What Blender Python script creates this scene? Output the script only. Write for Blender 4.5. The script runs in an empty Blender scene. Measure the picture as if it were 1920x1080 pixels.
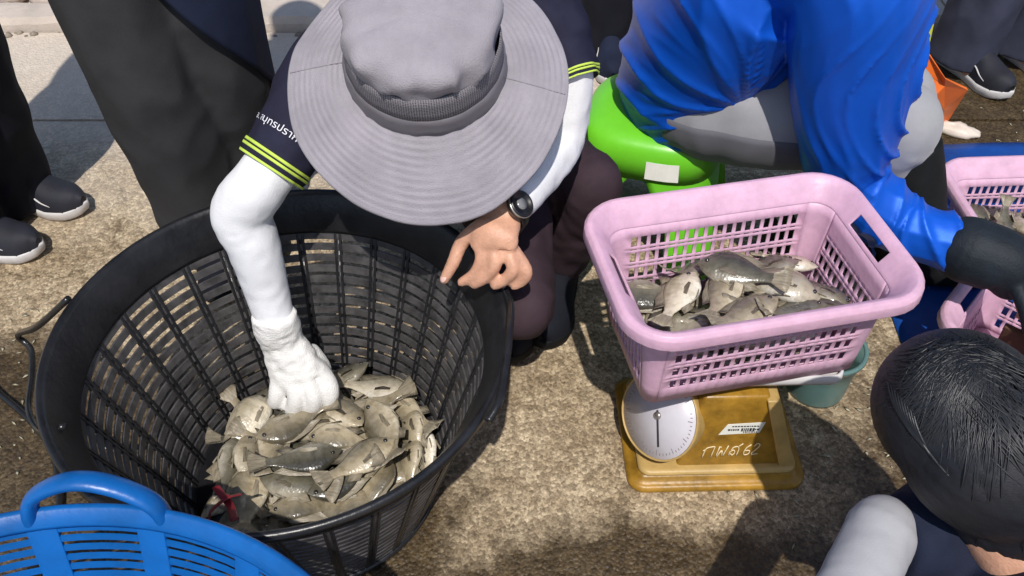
import bpy, bmesh, math, random
import numpy as np
from mathutils import Vector, Matrix, Quaternion, noise
random.seed(7)
scene = bpy.context.scene
COL = scene.collection
R = math.radians

# ------------------------------------------------------------------ camera
CAM_H, PITCH, FPX = 1.35, R(44.5), 1700.0
cam_d = bpy.data.cameras.new('camera')
cam = bpy.data.objects.new('camera', cam_d); COL.objects.link(cam)
cam.location = (0, 0, CAM_H); cam.rotation_euler = (R(90) - PITCH, 0, 0)
cam_d.sensor_width = 36.0; cam_d.lens = 36.0 * FPX / 1920.0
cam_d.clip_start = 0.02; cam_d.clip_end = 200
scene.camera = cam
# ------------------------------------------------------------------ light
SUN_DIR = Vector((-0.01, 0.53, -0.85)).normalized()      # the way the light travels
world = bpy.data.worlds.new('World'); scene.world = world; world.use_nodes = True
wn = world.node_tree.nodes; wl = world.node_tree.links
bg = wn['Background']; sky = wn.new('ShaderNodeTexSky'); sky.sky_type = 'NISHITA'; sky.sun_disc = False
sky.sun_elevation = math.asin(-SUN_DIR.z)
sky.sun_rotation = math.atan2(-SUN_DIR.x, -SUN_DIR.y)
wl.new(sky.outputs[0], bg.inputs[0]); bg.inputs[1].default_value = 0.115
sun_d = bpy.data.lights.new('sun', 'SUN'); sun_d.energy = 4.0; sun_d.angle = R(0.6); sun_d.color = (1.0, 0.95, 0.88)
sun = bpy.data.objects.new('sun', sun_d); COL.objects.link(sun)
sun.rotation_euler = SUN_DIR.to_track_quat('-Z', 'Y').to_euler(); sun.location = (0.3, -3, 4)
scene.view_settings.view_transform = 'Standard'; scene.view_settings.look = 'None'
scene.view_settings.exposure = 0.0; scene.view_settings.gamma = 1.0

# ------------------------------------------------------------------ helpers
def P(px, py, z=None, y=None):
    """the point at a known height (or depth) that a spot of the photograph looks at"""
    dx = (px - 960) / FPX; dy = -(py - 540) / FPX
    c, s = math.cos(PITCH), math.sin(PITCH)
    r = Vector((dx, c + dy * s, -s + dy * c))
    t = (z - CAM_H) / r.z if z is not None else y / r.y
    return Vector((0, 0, CAM_H)) + t * r

def tag(o, label=None, cat=None, group=None, kind=None):
    if label: o['label'] = label
    if cat: o['category'] = cat
    if group: o['group'] = group
    if kind: o['kind'] = kind
    return o

def empty(name, loc=(0, 0, 0), rz=0.0):
    o = bpy.data.objects.new(name, None); COL.objects.link(o)
    o.location = loc; o.rotation_euler = (0, 0, rz); o.empty_display_size = 0.05
    return o

def mesh_data(name, v, f, mats, smooth=True, uv=None, mi=None):
    me = bpy.data.meshes.new(name); me.from_pydata([tuple(p) for p in v], [], f)
    for m in (mats if isinstance(mats, (list, tuple)) else [mats]): me.materials.append(m)
    if smooth: me.polygons.foreach_set('use_smooth', [True] * len(me.polygons))
    if mi is not None: me.polygons.foreach_set('material_index', mi)
    if uv is not None:
        l = me.uv_layers.new(name='UVMap')
        for lp in me.loops: l.data[lp.index].uv = uv[lp.vertex_index]
    me.validate(); me.update()
    return me

def link(name, me, parent=None, loc=None, rot=None):
    o = bpy.data.objects.new(name, me); COL.objects.link(o)
    if parent is not None: o.parent = parent
    if loc is not None: o.location = loc
    if rot is not None: o.rotation_euler = rot
    return o

def add(name, vf, mat, parent=None, smooth=True, loc=None, rot=None, uv=None):
    return link(name, mesh_data(name, vf[0], vf[1], mat, smooth, uv), parent, loc, rot)

def local(vf, root):
    """world coordinates -> coordinates of a thing that sits at root.location with only a z turn"""
    m = (Matrix.Translation(root.location) @ root.rotation_euler.to_matrix().to_4x4()).inverted()
    return [m @ Vector(p) for p in vf[0]], vf[1]

def join(parts):
    V, F = [], []
    for v, f in parts:
        n = len(V); V += [Vector(p) for p in v]; F += [tuple(i + n for i in q) for q in f]
    return V, F

def box(c, s, bevel=0.0, rot=None):
    bm = bmesh.new(); bmesh.ops.create_cube(bm, size=1)
    bmesh.ops.scale(bm, vec=s, verts=bm.verts)
    if bevel: bmesh.ops.bevel(bm, geom=list(bm.edges), offset=bevel, segments=3, profile=0.5, affect='EDGES')
    if rot is not None: bmesh.ops.rotate(bm, matrix=rot, verts=bm.verts)
    bm.verts.index_update()
    v = [p.co + Vector(c) for p in bm.verts]; f = [[q.index for q in g.verts] for g in bm.faces]
    bm.free(); return v, f

def ball(c, r, nu=20, nv=14, rot=None):
    if not hasattr(r, '__len__'): r = (r, r, r)
    v, f = [], []
    for i in range(nv + 1):
        a = math.pi * i / nv
        for j in range(nu):
            b = 2 * math.pi * j / nu
            q = Vector((r[0] * math.sin(a) * math.cos(b), r[1] * math.sin(a) * math.sin(b), r[2] * math.cos(a)))
            if rot is not None: q = rot @ q
            v.append(q + Vector(c))
    for i in range(nv):
        for j in range(nu):
            k = (j + 1) % nu
            f.append((i * nu + j, (i + 1) * nu + j, (i + 1) * nu + k, i * nu + k))
    bm = bmesh.new()
    vs = [bm.verts.new(p) for p in v]
    for q in f: bm.faces.new([vs[i] for i in q])
    bmesh.ops.remove_doubles(bm, verts=bm.verts, dist=1e-6)
    bm.verts.index_update()
    v = [p.co.copy() for p in bm.verts]; f = [[q.index for q in g.verts] for g in bm.faces]
    bm.free(); return v, f

def catmull(pts, n):
    pts = [np.array(p, float) for p in pts]
    if len(pts) == 2:
        return [pts[0] + (pts[1] - pts[0]) * i / (n - 1) for i in range(n)]
    ext = [2 * pts[0] - pts[1]] + pts + [2 * pts[-1] - pts[-2]]
    out = []
    m = len(pts) - 1
    for i in range(n):
        t = m * i / (n - 1); k = min(int(t), m - 1); t -= k
        a, b, c, d = ext[k:k + 4]
        out.append(0.5 * (2 * b + (c - a) * t + (2 * a - 5 * b + 4 * c - d) * t * t + (3 * b - a - 3 * c + d) * t ** 3))
    return out

class Tube:
    """a limb, sleeve or cable: a smooth line with an elliptical section (a along side, b along up) and a relief"""
    def __init__(s, pts, rad, n=40, k=28, side=(1, 0, 0), disp=None):
        rad = [(r, r) if not hasattr(r, '__len__') else r for r in rad]
        s.c = [Vector(q) for q in catmull([tuple(p) for p in pts], n)]
        s.r = catmull(rad, n); s.n, s.k, s.disp = n, k, disp
        s.fr = []
        sd = Vector(side)
        for i in range(n):
            t = (s.c[min(i + 1, n - 1)] - s.c[max(i - 1, 0)]).normalized()
            sd = (sd - t * sd.dot(t)).normalized()
            s.fr.append((sd.copy(), t.cross(sd).normalized(), t))
        L = [0.0]
        for i in range(1, n): L.append(L[-1] + (s.c[i] - s.c[i - 1]).length)
        s.L = L
    def point(s, u, th, off=0.0):
        x = max(0.0, min(1.0, u)) * (s.n - 1); i = min(int(x), s.n - 2); t = x - i
        c = s.c[i].lerp(s.c[i + 1], t); a = s.fr[i][0].lerp(s.fr[i + 1][0], t); b = s.fr[i][1].lerp(s.fr[i + 1][1], t)
        r = s.r[i] * (1 - t) + s.r[i + 1] * t
        d = off + (s.disp(u, th, c + a * math.cos(th) * r[0] + b * math.sin(th) * r[1]) if s.disp else 0.0)
        return c + a * math.cos(th) * (r[0] + d) + b * math.sin(th) * (r[1] + d)
    def mesh(s, cap0=0.0, cap1=0.0):
        v, f = [], []
        for i in range(s.n):
            for j in range(s.k):
                v.append(s.point(i / (s.n - 1), 2 * math.pi * j / s.k))
        for i in range(s.n - 1):
            for j in range(s.k):
                q = (j + 1) % s.k
                f.append((i * s.k + j, i * s.k + q, (i + 1) * s.k + q, (i + 1) * s.k + j))
        for e, cp, sg in ((0, cap0, -1), (s.n - 1, cap1, 1)):
            if cp is None: continue
            ci = len(v); v.append(s.c[e] + s.fr[e][2] * cp * sg)
            for j in range(s.k):
                q = (j + 1) % s.k
                f.append((ci, e * s.k + q, e * s.k + j) if sg < 0 else (ci, e * s.k + j, e * s.k + q))
        return v, f
    def uv(s):
        o = [(j / s.k, s.L[i]) for i in range(s.n) for j in range(s.k)]
        return o + [(0, 0), (0, s.L[-1])]

def tube(pts, rad, n=40, k=16, side=(1, 0, 0), disp=None, cap0=0.0, cap1=0.0):
    if not hasattr(rad, '__len__'): rad = [rad] * len(pts)
    return Tube(pts, rad, n, k, side, disp).mesh(cap0, cap1)

def limb(pts, rad, n=30, k=20, side=(1, 0, 0), disp=None):
    """a tube with round ends"""
    if not hasattr(rad, '__len__'): rad = [rad] * len(pts)
    r0 = rad[0] if not hasattr(rad[0], '__len__') else sum(rad[0]) / 2
    r1 = rad[-1] if not hasattr(rad[-1], '__len__') else sum(rad[-1]) / 2
    parts = [tube(pts, rad, n, k, side, disp)]
    parts.append(ball(pts[0], r0 * 0.98, 14, 10)); parts.append(ball(pts[-1], r1 * 0.98, 14, 10))
    return join(parts)

def union(parts, voxel=0.008, smooth=3, fac=0.5):
    """grow several closed shapes into one continuous skin"""
    v, f = join(parts)
    me = bpy.data.meshes.new('tmp'); me.from_pydata([tuple(p) for p in v], [], f); me.update()
    o = bpy.data.objects.new('tmp', me); COL.objects.link(o)
    m = o.modifiers.new('r', 'REMESH'); m.mode = 'VOXEL'; m.voxel_size = voxel; m.use_smooth_shade = True
    if smooth:
        q = o.modifiers.new('s', 'SMOOTH'); q.iterations = smooth; q.factor = fac
    dg = bpy.context.evaluated_depsgraph_get(); dg.update()
    ev = o.evaluated_get(dg).to_mesh()
    V = [p.co.copy() for p in ev.vertices]; F = [tuple(p.vertices) for p in ev.polygons]
    o.evaluated_get(dg).to_mesh_clear()
    bpy.data.objects.remove(o); bpy.data.meshes.remove(me)
    return V, F

def ridge(x, y, z):
    return 1.0 - abs(noise.noise(Vector((x, y, z)))) * 2.2

def folds(seed, amp, around, along, twist=0.0, amp2=0.0, around2=2.0, along2=3.0):
    """cloth folds: ridges running along the limb (around > along) or across it"""
    def f(u, th, p):
        t = th + twist * u
        a = ridge(math.cos(t) * around + seed * 7.3, math.sin(t) * around, u * along + seed)
        d = amp * a
        if amp2:
            d += amp2 * ridge(math.cos(th - twist * u) * around2 + seed * 3.1, math.sin(th - twist * u) * around2 + 5.0, u * along2)
        return d
    return f

def revolve(profile, n=64, wob=None, close=False):
    v, f, uv = [], [], []
    m = len(profile)
    for j in range(n):
        a = 2 * math.pi * j / n
        for i, (r, z) in enumerate(profile):
            if wob:
                r, z = wob(i / (m - 1), a, r, z)
            v.append(Vector((r * math.cos(a), r * math.sin(a), z))); uv.append((j / n, i / (m - 1)))
    for j in range(n):
        k = (j + 1) % n
        for i in range(m - 1 if not close else m):
            q = (i + 1) % m
            f.append((j * m + i, k * m + i, k * m + q, j * m + q))
    return v, f, uv

# ------------------------------------------------------------------ materials
def lin(r, g, b):
    return tuple(((c / 255) / 12.92 if c / 255 <= 0.04045 else ((c / 255 + 0.055) / 1.055) ** 2.4) for c in (r, g, b))

def pbr(name, col, rough=0.6, bump=0.0, bscale=200.0, var=0.0, vscale=8.0, spec=0.5, sheen=0.0, coat=0.0, stretch=None, trans=0.0, alt=None, sss=0.0, rvar=0.0, rnd=0.0):
    m = bpy.data.materials.new(name); m.use_nodes = True
    nt = m.node_tree; N, L = nt.nodes, nt.links; b = N['Principled BSDF']
    b.inputs['Roughness'].default_value = rough; b.inputs['Specular IOR Level'].default_value = spec
    b.inputs['Sheen Weight'].default_value = sheen; b.inputs['Coat Weight'].default_value = coat
    b.inputs['Coat Roughness'].default_value = 0.15
    if trans: b.inputs['Transmission Weight'].default_value = trans
    if sss:
        b.inputs['Subsurface Weight'].default_value = sss; b.inputs['Subsurface Radius'].default_value = (0.012, 0.005, 0.003); b.inputs['Subsurface Scale'].default_value = 0.6
    tc = N.new('ShaderNodeTexCoord'); mp = N.new('ShaderNodeMapping'); L.new(tc.outputs['Object'], mp.inputs[0])
    if stretch: mp.inputs['Scale'].default_value = stretch
    c4 = tuple(col) + (1,)
    if var or alt:
        nz = N.new('ShaderNodeTexNoise'); nz.inputs['Scale'].default_value = vscale; nz.inputs['Detail'].default_value = 6; nz.inputs['Roughness'].default_value = 0.65
        L.new(mp.outputs[0], nz.inputs['Vector'])
        rp = N.new('ShaderNodeValToRGB'); rp.color_ramp.elements[0].position = 0.32; rp.color_ramp.elements[1].position = 0.68
        lo = tuple(alt) if alt else tuple(max(0, c * (1 - var)) for c in col)
        hi = col if alt else tuple(min(1, c * (1 + var)) for c in col)
        rp.color_ramp.elements[0].color = tuple(lo) + (1,); rp.color_ramp.elements[1].color = tuple(hi) + (1,)
        L.new(nz.outputs['Fac'], rp.inputs[0])
        out = rp.outputs[0]
        if rnd:
            oi = N.new('ShaderNodeObjectInfo'); hs = N.new('ShaderNodeHueSaturation')
            mr = N.new('ShaderNodeMapRange'); mr.inputs['To Min'].default_value = 1 - rnd; mr.inputs['To Max'].default_value = 1 + rnd
            L.new(oi.outputs['Random'], mr.inputs[0]); L.new(mr.outputs[0], hs.inputs['Value']); L.new(out, hs.inputs['Color']); out = hs.outputs[0]
        L.new(out, b.inputs['Base Color'])
        if rvar:
            mr = N.new('ShaderNodeMapRange'); mr.inputs['To Min'].default_value = rough - rvar; mr.inputs['To Max'].default_value = rough + rvar
            L.new(nz.outputs['Fac'], mr.inputs[0]); L.new(mr.outputs[0], b.inputs['Roughness'])
    else:
        b.inputs['Base Color'].default_value = c4
    if bump:
        n2 = N.new('ShaderNodeTexNoise'); n2.inputs['Scale'].default_value = bscale; n2.inputs['Detail'].default_value = 4
        L.new(mp.outputs[0], n2.inputs['Vector'])
        bp = N.new('ShaderNodeBump'); bp.inputs['Strength'].default_value = bump; bp.inputs['Distance'].default_value = 0.002
        L.new(n2.outputs['Fac'], bp.inputs['Height']); L.new(bp.outputs[0], b.inputs['Normal'])
    return m

M = {}
M['hat'] = pbr('hat_cotton', (.300, .278, .312), .85, .7, 520, .13, 16, sheen=.1)
M['hat_band'] = pbr('hat_satin_band', (.15, .14, .158), .42, .15, 500, .12, 10)
M['navy'] = pbr('navy_polo_cloth', (.018, .018, .038), .8, .4, 900, .25, 12, spec=.2)
M['lime_trim'] = pbr('lime_trim', (.55, .72, .10), .7, .3, 900, .1, 30)
M['white_sleeve'] = pbr('white_stretch_sleeve', (.78, .78, .80), .78, .5, 700, .05, 14)
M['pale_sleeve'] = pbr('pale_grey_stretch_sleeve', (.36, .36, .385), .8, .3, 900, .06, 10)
M['white_print'] = pbr('white_print', (.75, .75, .80), .7)
M['white_glove'] = pbr('white_knit_glove', (.76, .75, .73), .9, .9, 420, .09, 26)
M['skin'] = pbr('skin', (.60, .325, .215), .48, .45, 260, .16, 38, sss=.12)
M['nail'] = pbr('nail', (.72, .45, .38), .3)
M['maroon_dark'] = pbr('dark_plum_trousers', (.045, .028, .036), .8, .4, 700, .25, 10, spec=.2)
M['blue_satin'] = pbr('blue_satin_shirt', (.005, .092, .56), .40, .2, 900, .10, 6, spec=.25)
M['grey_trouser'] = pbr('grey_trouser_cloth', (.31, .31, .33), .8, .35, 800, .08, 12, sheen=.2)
M['grey_shade'] = pbr('grey_trouser_shadow', (.115, .115, .135), .85, .35, 800, .1, 12, sheen=.2)  # grey trouser cloth with the thigh shadow put into its colour
M['charcoal'] = pbr('charcoal_trouser_cloth', (.038, .038, .041), .85, .4, 600, .18, 9, spec=.2)
M['black_cloth'] = pbr('black_cloth', (.009, .010, .016), .85, .4, 600, .25, 9, spec=.2)
M['navy_cloth'] = pbr('dark_navy_cloth', (.013, .018, .040), .8, .4, 600, .25, 9, spec=.2)
M['slate_cloth'] = pbr('slate_trouser_cloth', (.040, .044, .070), .8, .4, 600, .25, 9, spec=.2)
M['glove'] = pbr('dark_rubber_glove', (.011, .016, .023), .62, .4, 260, .3, 18, spec=.25)
M['boot'] = pbr('black_rubber_boot', (.007, .008, .009), .7, .2, 200, .3, 14, spec=.2)
M['shoe'] = pbr('black_shoe_knit', (.012, .013, .022), .7, .5, 600, .3, 20)
M['sole'] = pbr('white_sole_rubber', (.62, .60, .60), .6, .2, 300, .12, 30)
M['black_plastic'] = pbr('black_basket_plastic', (.013, .013, .015), .34, .25, 120, .5, 18, spec=.6, rvar=.12)
M['black_rib'] = pbr('black_slat_plastic', (.060, .057, .058), .40, .25, 160, .6, 30, spec=.7, rvar=.14)
M['blue_plastic'] = pbr('blue_basket_plastic', (.003, .105, .37), .36, .2, 120, .18, 14, spec=.5)
M['pink_plastic'] = pbr('pink_basket_plastic', (.64, .40, .53), .42, .3, 120, .12, 26, spec=.4, sss=.15)
M['green_plastic'] = pbr('green_stool_plastic', (.155, .58, .025), .35, .1, 100, .10, 7, spec=.5)
M['teal_plastic'] = pbr('teal_translucent_plastic', (.24, .42, .40), .3, .1, 100, .1, 10, trans=.55)
M['gold'] = pbr('gold_scale_paint', (.31, .165, .018), .38, .3, 90, .38, 22, spec=.5, rvar=.1)
M['cream_gold'] = pbr('pale_worn_gold_paint', (.46, .31, .11), .45, .2, 90, .22, 14)
M['dial'] = pbr('dial_face', (.60, .58, .64), .35, .05, 60, .06, 14, coat=.5)
M['pan'] = pbr('grey_pan', (.62, .60, .60), .35, .1, 90, .06, 12)
M['chrome'] = pbr('dull_metal', (.45, .42, .40), .3, .1, 90, .1, 12)
M['chrome'].node_tree.nodes['Principled BSDF'].inputs['Metallic'].default_value = .8
M['ink'] = pbr('black_ink', (.03, .03, .04), .6)
M['paper_and_glint'] = pbr('white_sticker_and_glint', (.78, .78, .72), .6, .1, 300, .05, 30)
M['chalk'] = pbr('pale_paint_pen', (.75, .62, .38), .7)
M['hair_gloss'] = pbr('glossy_black_hair', (.013, .014, .018), .42, .2, 200, .4, 10, spec=.5)
M['hair'] = pbr('black_hair', (.010, .011, .016), .55, .35, 220, .4, 10, spec=.35, stretch=(1, 1, 12))
M['orange'] = pbr('orange_plastic_sheet', (.78, .155, .015), .5, .2, 60, .15, 12)
M['yellow'] = pbr('lime_yellow_strap_cloth', (.48, .50, .04), .7, .3, 400, .1, 12)
M['tarp'] = pbr('blue_tarpaulin', (.006, .055, .27), .45, .4, 60, .3, 6)
M['pale'] = pbr('pale_plastic_bag', (.66, .58, .50), .5, .3, 60, .1, 12)
M['brown'] = pbr('brown_board', (.11, .055, .030), .7, .4, 80, .3, 12, stretch=(1, 8, 1))
M['red'] = pbr('red_string_plastic', (.22, .015, .025), .4)
M['watch'] = pbr('black_watch_resin', (.010, .010, .011), .35)
M['watch_face'] = pbr('grey_watch_face', (.20, .20, .21), .2)
M['eye'] = pbr('fish_eye', (.02, .018, .015), .1, coat=1)
M['stone'] = pbr('rough_stone', (.48, .40, .35), .9, .9, 60, .35, 14)
M['kerb'] = pbr('kerb_concrete', (.52, .45, .39), .9, .8, 120, .15, 8)
M['grit'] = pbr('grit', (.30, .25, .20), .9, .6, 200, .4, 40, rnd=.3)
M['wire'] = pbr('black_cable', (.015, .015, .016), .25, .1, 200, .3, 30)

def hat_mesh_material():
    m = bpy.data.materials.new('hat_net_band'); m.use_nodes = True; N, L = m.node_tree.nodes, m.node_tree.links; b = N['Principled BSDF']
    tc = N.new('ShaderNodeTexCoord'); mp = N.new('ShaderNodeMapping'); mp.inputs['Scale'].default_value = (190, 22, 1)
    L.new(tc.outputs['UV'], mp.inputs[0]); ck = N.new('ShaderNodeTexVoronoi'); ck.inputs['Scale'].default_value = 1; ck.inputs['Randomness'].default_value = 0.15
    L.new(mp.outputs[0], ck.inputs['Vector'])
    rp = N.new('ShaderNodeValToRGB'); rp.color_ramp.elements[0].position = .25; rp.color_ramp.elements[1].position = .45
    rp.color_ramp.elements[0].color = (.045, .042, .05, 1); rp.color_ramp.elements[1].color = (.25, .235, .26, 1)
    L.new(ck.outputs['Distance'], rp.inputs[0]); L.new(rp.outputs[0], b.inputs['Base Color']); b.inputs['Roughness'].default_value = .85
    bp = N.new('ShaderNodeBump'); bp.inputs['Strength'].default_value = .6; bp.inputs['Distance'].default_value = .001
    L.new(ck.outputs['Distance'], bp.inputs['Height']); L.new(bp.outputs[0], b.inputs['Normal'])
    return m
M['hat_net'] = hat_mesh_material()
M['blue_satin'].node_tree.nodes['Principled BSDF'].inputs['Metallic'].default_value = .22

def ground_material(name):
    """exposed aggregate concrete, pale where dry, dark and shiny where fish water has run"""
    m = bpy.data.materials.new(name); m.use_nodes = True; N, L = m.node_tree.nodes, m.node_tree.links; b = N['Principled BSDF']
    geo = N.new('ShaderNodeNewGeometry')
    def nz(scale, detail=5, rough=.6):
        n = N.new('ShaderNodeTexNoise'); n.inputs['Scale'].default_value = scale; n.inputs['Detail'].default_value = detail; n.inputs['Roughness'].default_value = rough
        L.new(geo.outputs['Position'], n.inputs['Vector']); return n
    def ramp(src, p0, c0, p1, c1):
        r = N.new('ShaderNodeValToRGB'); r.color_ramp.elements[0].position = p0; r.color_ramp.elements[1].position = p1
        r.color_ramp.elements[0].color = c0 + (1,) if len(c0) == 3 else c0; r.color_ramp.elements[1].color = c1 + (1,)
        L.new(src, r.inputs[0]); return r
    def mix(kind, f, a, c):
        x = N.new('ShaderNodeMix'); x.data_type = 'RGBA'; x.blend_type = kind
        if isinstance(f, float): x.inputs[0].default_value = f
        else: L.new(f, x.inputs[0])
        L.new(a, x.inputs[6])
        if isinstance(c, tuple): x.inputs[7].default_value = c + (1,)
        else: L.new(c, x.inputs[7])
        return x.outputs[2]
    vo = N.new('ShaderNodeTexVoronoi'); vo.inputs['Scale'].default_value = 150; L.new(geo.outputs['Position'], vo.inputs['Vector'])
    v2 = N.new('ShaderNodeTexVoronoi'); v2.inputs['Scale'].default_value = 330; L.new(geo.outputs['Position'], v2.inputs['Vector'])
    base = ramp(nz(5, 8, .7).outputs['Fac'], .3, (.50, .415, .31), .7, (.70, .60, .46))
    sp = N.new('ShaderNodeSeparateColor'); L.new(vo.outputs['Color'], sp.inputs[0])
    st = ramp(sp.outputs[0], .15, (.58, .54, .48), .95, (1.22, 1.19, 1.12))
    c = mix('MULTIPLY', .9, base.outputs[0], st.outputs[0])
    sp2 = N.new('ShaderNodeSeparateColor'); L.new(v2.outputs['Color'], sp2.inputs[0])
    s2 = ramp(sp2.outputs[1], .1, (.55, .52, .48), .9, (1.2, 1.2, 1.15))
    c = mix('MULTIPLY', .7, c, s2.outputs[0])
    grime = ramp(nz(22, 6, .7).outputs['Fac'], .42, (.45, .40, .34), .62, (1, 1, 1))
    c = mix('MULTIPLY', .6, c, grime.outputs[0])
    # hairline cracks and old stains
    v3 = N.new('ShaderNodeTexVoronoi'); v3.feature = 'DISTANCE_TO_EDGE'; v3.inputs['Scale'].default_value = 1.15
    nw = nz(3.5, 6); va = N.new('ShaderNodeVectorMath'); va.operation = 'MULTIPLY_ADD'; va.inputs[1].default_value = (.35, .35, .35)
    L.new(nw.outputs['Color'], va.inputs[0]); L.new(geo.outputs['Position'], va.inputs[2]); L.new(va.outputs[0], v3.inputs['Vector'])
    ck = ramp(v3.outputs['Distance'], .0015, (.42, .38, .33), .006, (1, 1, 1)); c = mix('MULTIPLY', .8, c, ck.outputs[0])
    stn = ramp(nz(1.9, 7, .72).outputs['Fac'], .40, (.66, .62, .56), .58, (1, 1, 1)); c = mix('MULTIPLY', .8, c, stn.outputs[0])
    # pale dusty film far back, near the kerb
    sx = N.new('ShaderNodeSeparateXYZ'); L.new(geo.outputs['Position'], sx.inputs[0])
    n1 = nz(3.2, 5); ad = N.new('ShaderNodeMath'); ad.operation = 'MULTIPLY_ADD'; ad.inputs[1].default_value = 0.9; L.new(n1.outputs['Fac'], ad.inputs[0]); L.new(sx.outputs[1], ad.inputs[2])
    dust = N.new('ShaderNodeMapRange'); dust.inputs[1].default_value = 1.95; dust.inputs[2].default_value = 2.65; L.new(ad.outputs[0], dust.inputs[0])
    xr = N.new('ShaderNodeMapRange'); xr.inputs[1].default_value = .55; xr.inputs[2].default_value = .15; L.new(sx.outputs[0], xr.inputs[0])
    dm = N.new('ShaderNodeMath'); dm.operation = 'MULTIPLY'; L.new(dust.outputs[0], dm.inputs[0]); L.new(xr.outputs[0], dm.inputs[1])
    dm2 = N.new('ShaderNodeMath'); dm2.operation = 'MULTIPLY'; dm2.inputs[1].default_value = .72; L.new(dm.outputs[0], dm2.inputs[0])
    c = mix('MIX', dm2.outputs[0], c, (.66, .58, .50))
    # wet patches: around the scale and the right side, and on the left beside the black basket
    def blob(cx, cy, rx, ry):
        mp = N.new('ShaderNodeMapping'); mp.inputs['Location'].default_value = (-cx / rx, -cy / ry, 0); mp.inputs['Scale'].default_value = (1 / rx, 1 / ry, 0)
        L.new(geo.outputs['Position'], mp.inputs[0])
        ln = N.new('ShaderNodeVectorMath'); ln.operation = 'LENGTH'; L.new(mp.outputs[0], ln.inputs[0]); return ln.outputs['Value']
    blobs = [blob(1.15, .75, .62, .62), blob(-1.0, .95, .38, .30), blob(1.55, 2.0, .75, .38), blob(.25, .60, .55, .22), blob(-.55, .75, .5, .45)]
    cur = blobs[0]
    for q in blobs[1:]:
        mn = N.new('ShaderNodeMath'); mn.operation = 'MINIMUM'; L.new(cur, mn.inputs[0]); L.new(q, mn.inputs[1]); cur = mn.outputs[0]
    n3 = nz(9, 7, .7); ma = N.new('ShaderNodeMath'); ma.operation = 'MULTIPLY_ADD'; ma.inputs[1].default_value = .9; L.new(n3.outputs['Fac'], ma.inputs[0]); L.new(cur, ma.inputs[2])
    wet = N.new('ShaderNodeMapRange'); wet.inputs[1].default_value = 1.52; wet.inputs[2].default_value = 1.25; L.new(ma.outputs[0], wet.inputs[0])
    dark = mix('MULTIPLY', 1.0, c, (.21, .185, .14))
    c = mix('MIX', wet.outputs[0], c, dark)
    L.new(c, b.inputs['Base Color'])
    rr = N.new('ShaderNodeMapRange'); rr.inputs['To Min'].default_value = .9; rr.inputs['To Max'].default_value = .42; L.new(wet.outputs[0], rr.inputs[0]); L.new(rr.outputs[0], b.inputs['Roughness'])
    h = N.new('ShaderNodeMath'); h.operation = 'MULTIPLY_ADD'; h.inputs[1].default_value = -.8; L.new(vo.outputs['Distance'], h.inputs[0])
    n4 = nz(60, 6, .7); L.new(n4.outputs['Fac'], h.inputs[2])
    bp = N.new('ShaderNodeBump'); bp.inputs['Strength'].default_value = .7; bp.inputs['Distance'].default_value = .0035
    L.new(h.outputs[0], bp.inputs['Height']); L.new(bp.outputs[0], b.inputs['Normal'])
    return m
M['ground'] = ground_material('aggregate_concrete')

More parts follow.
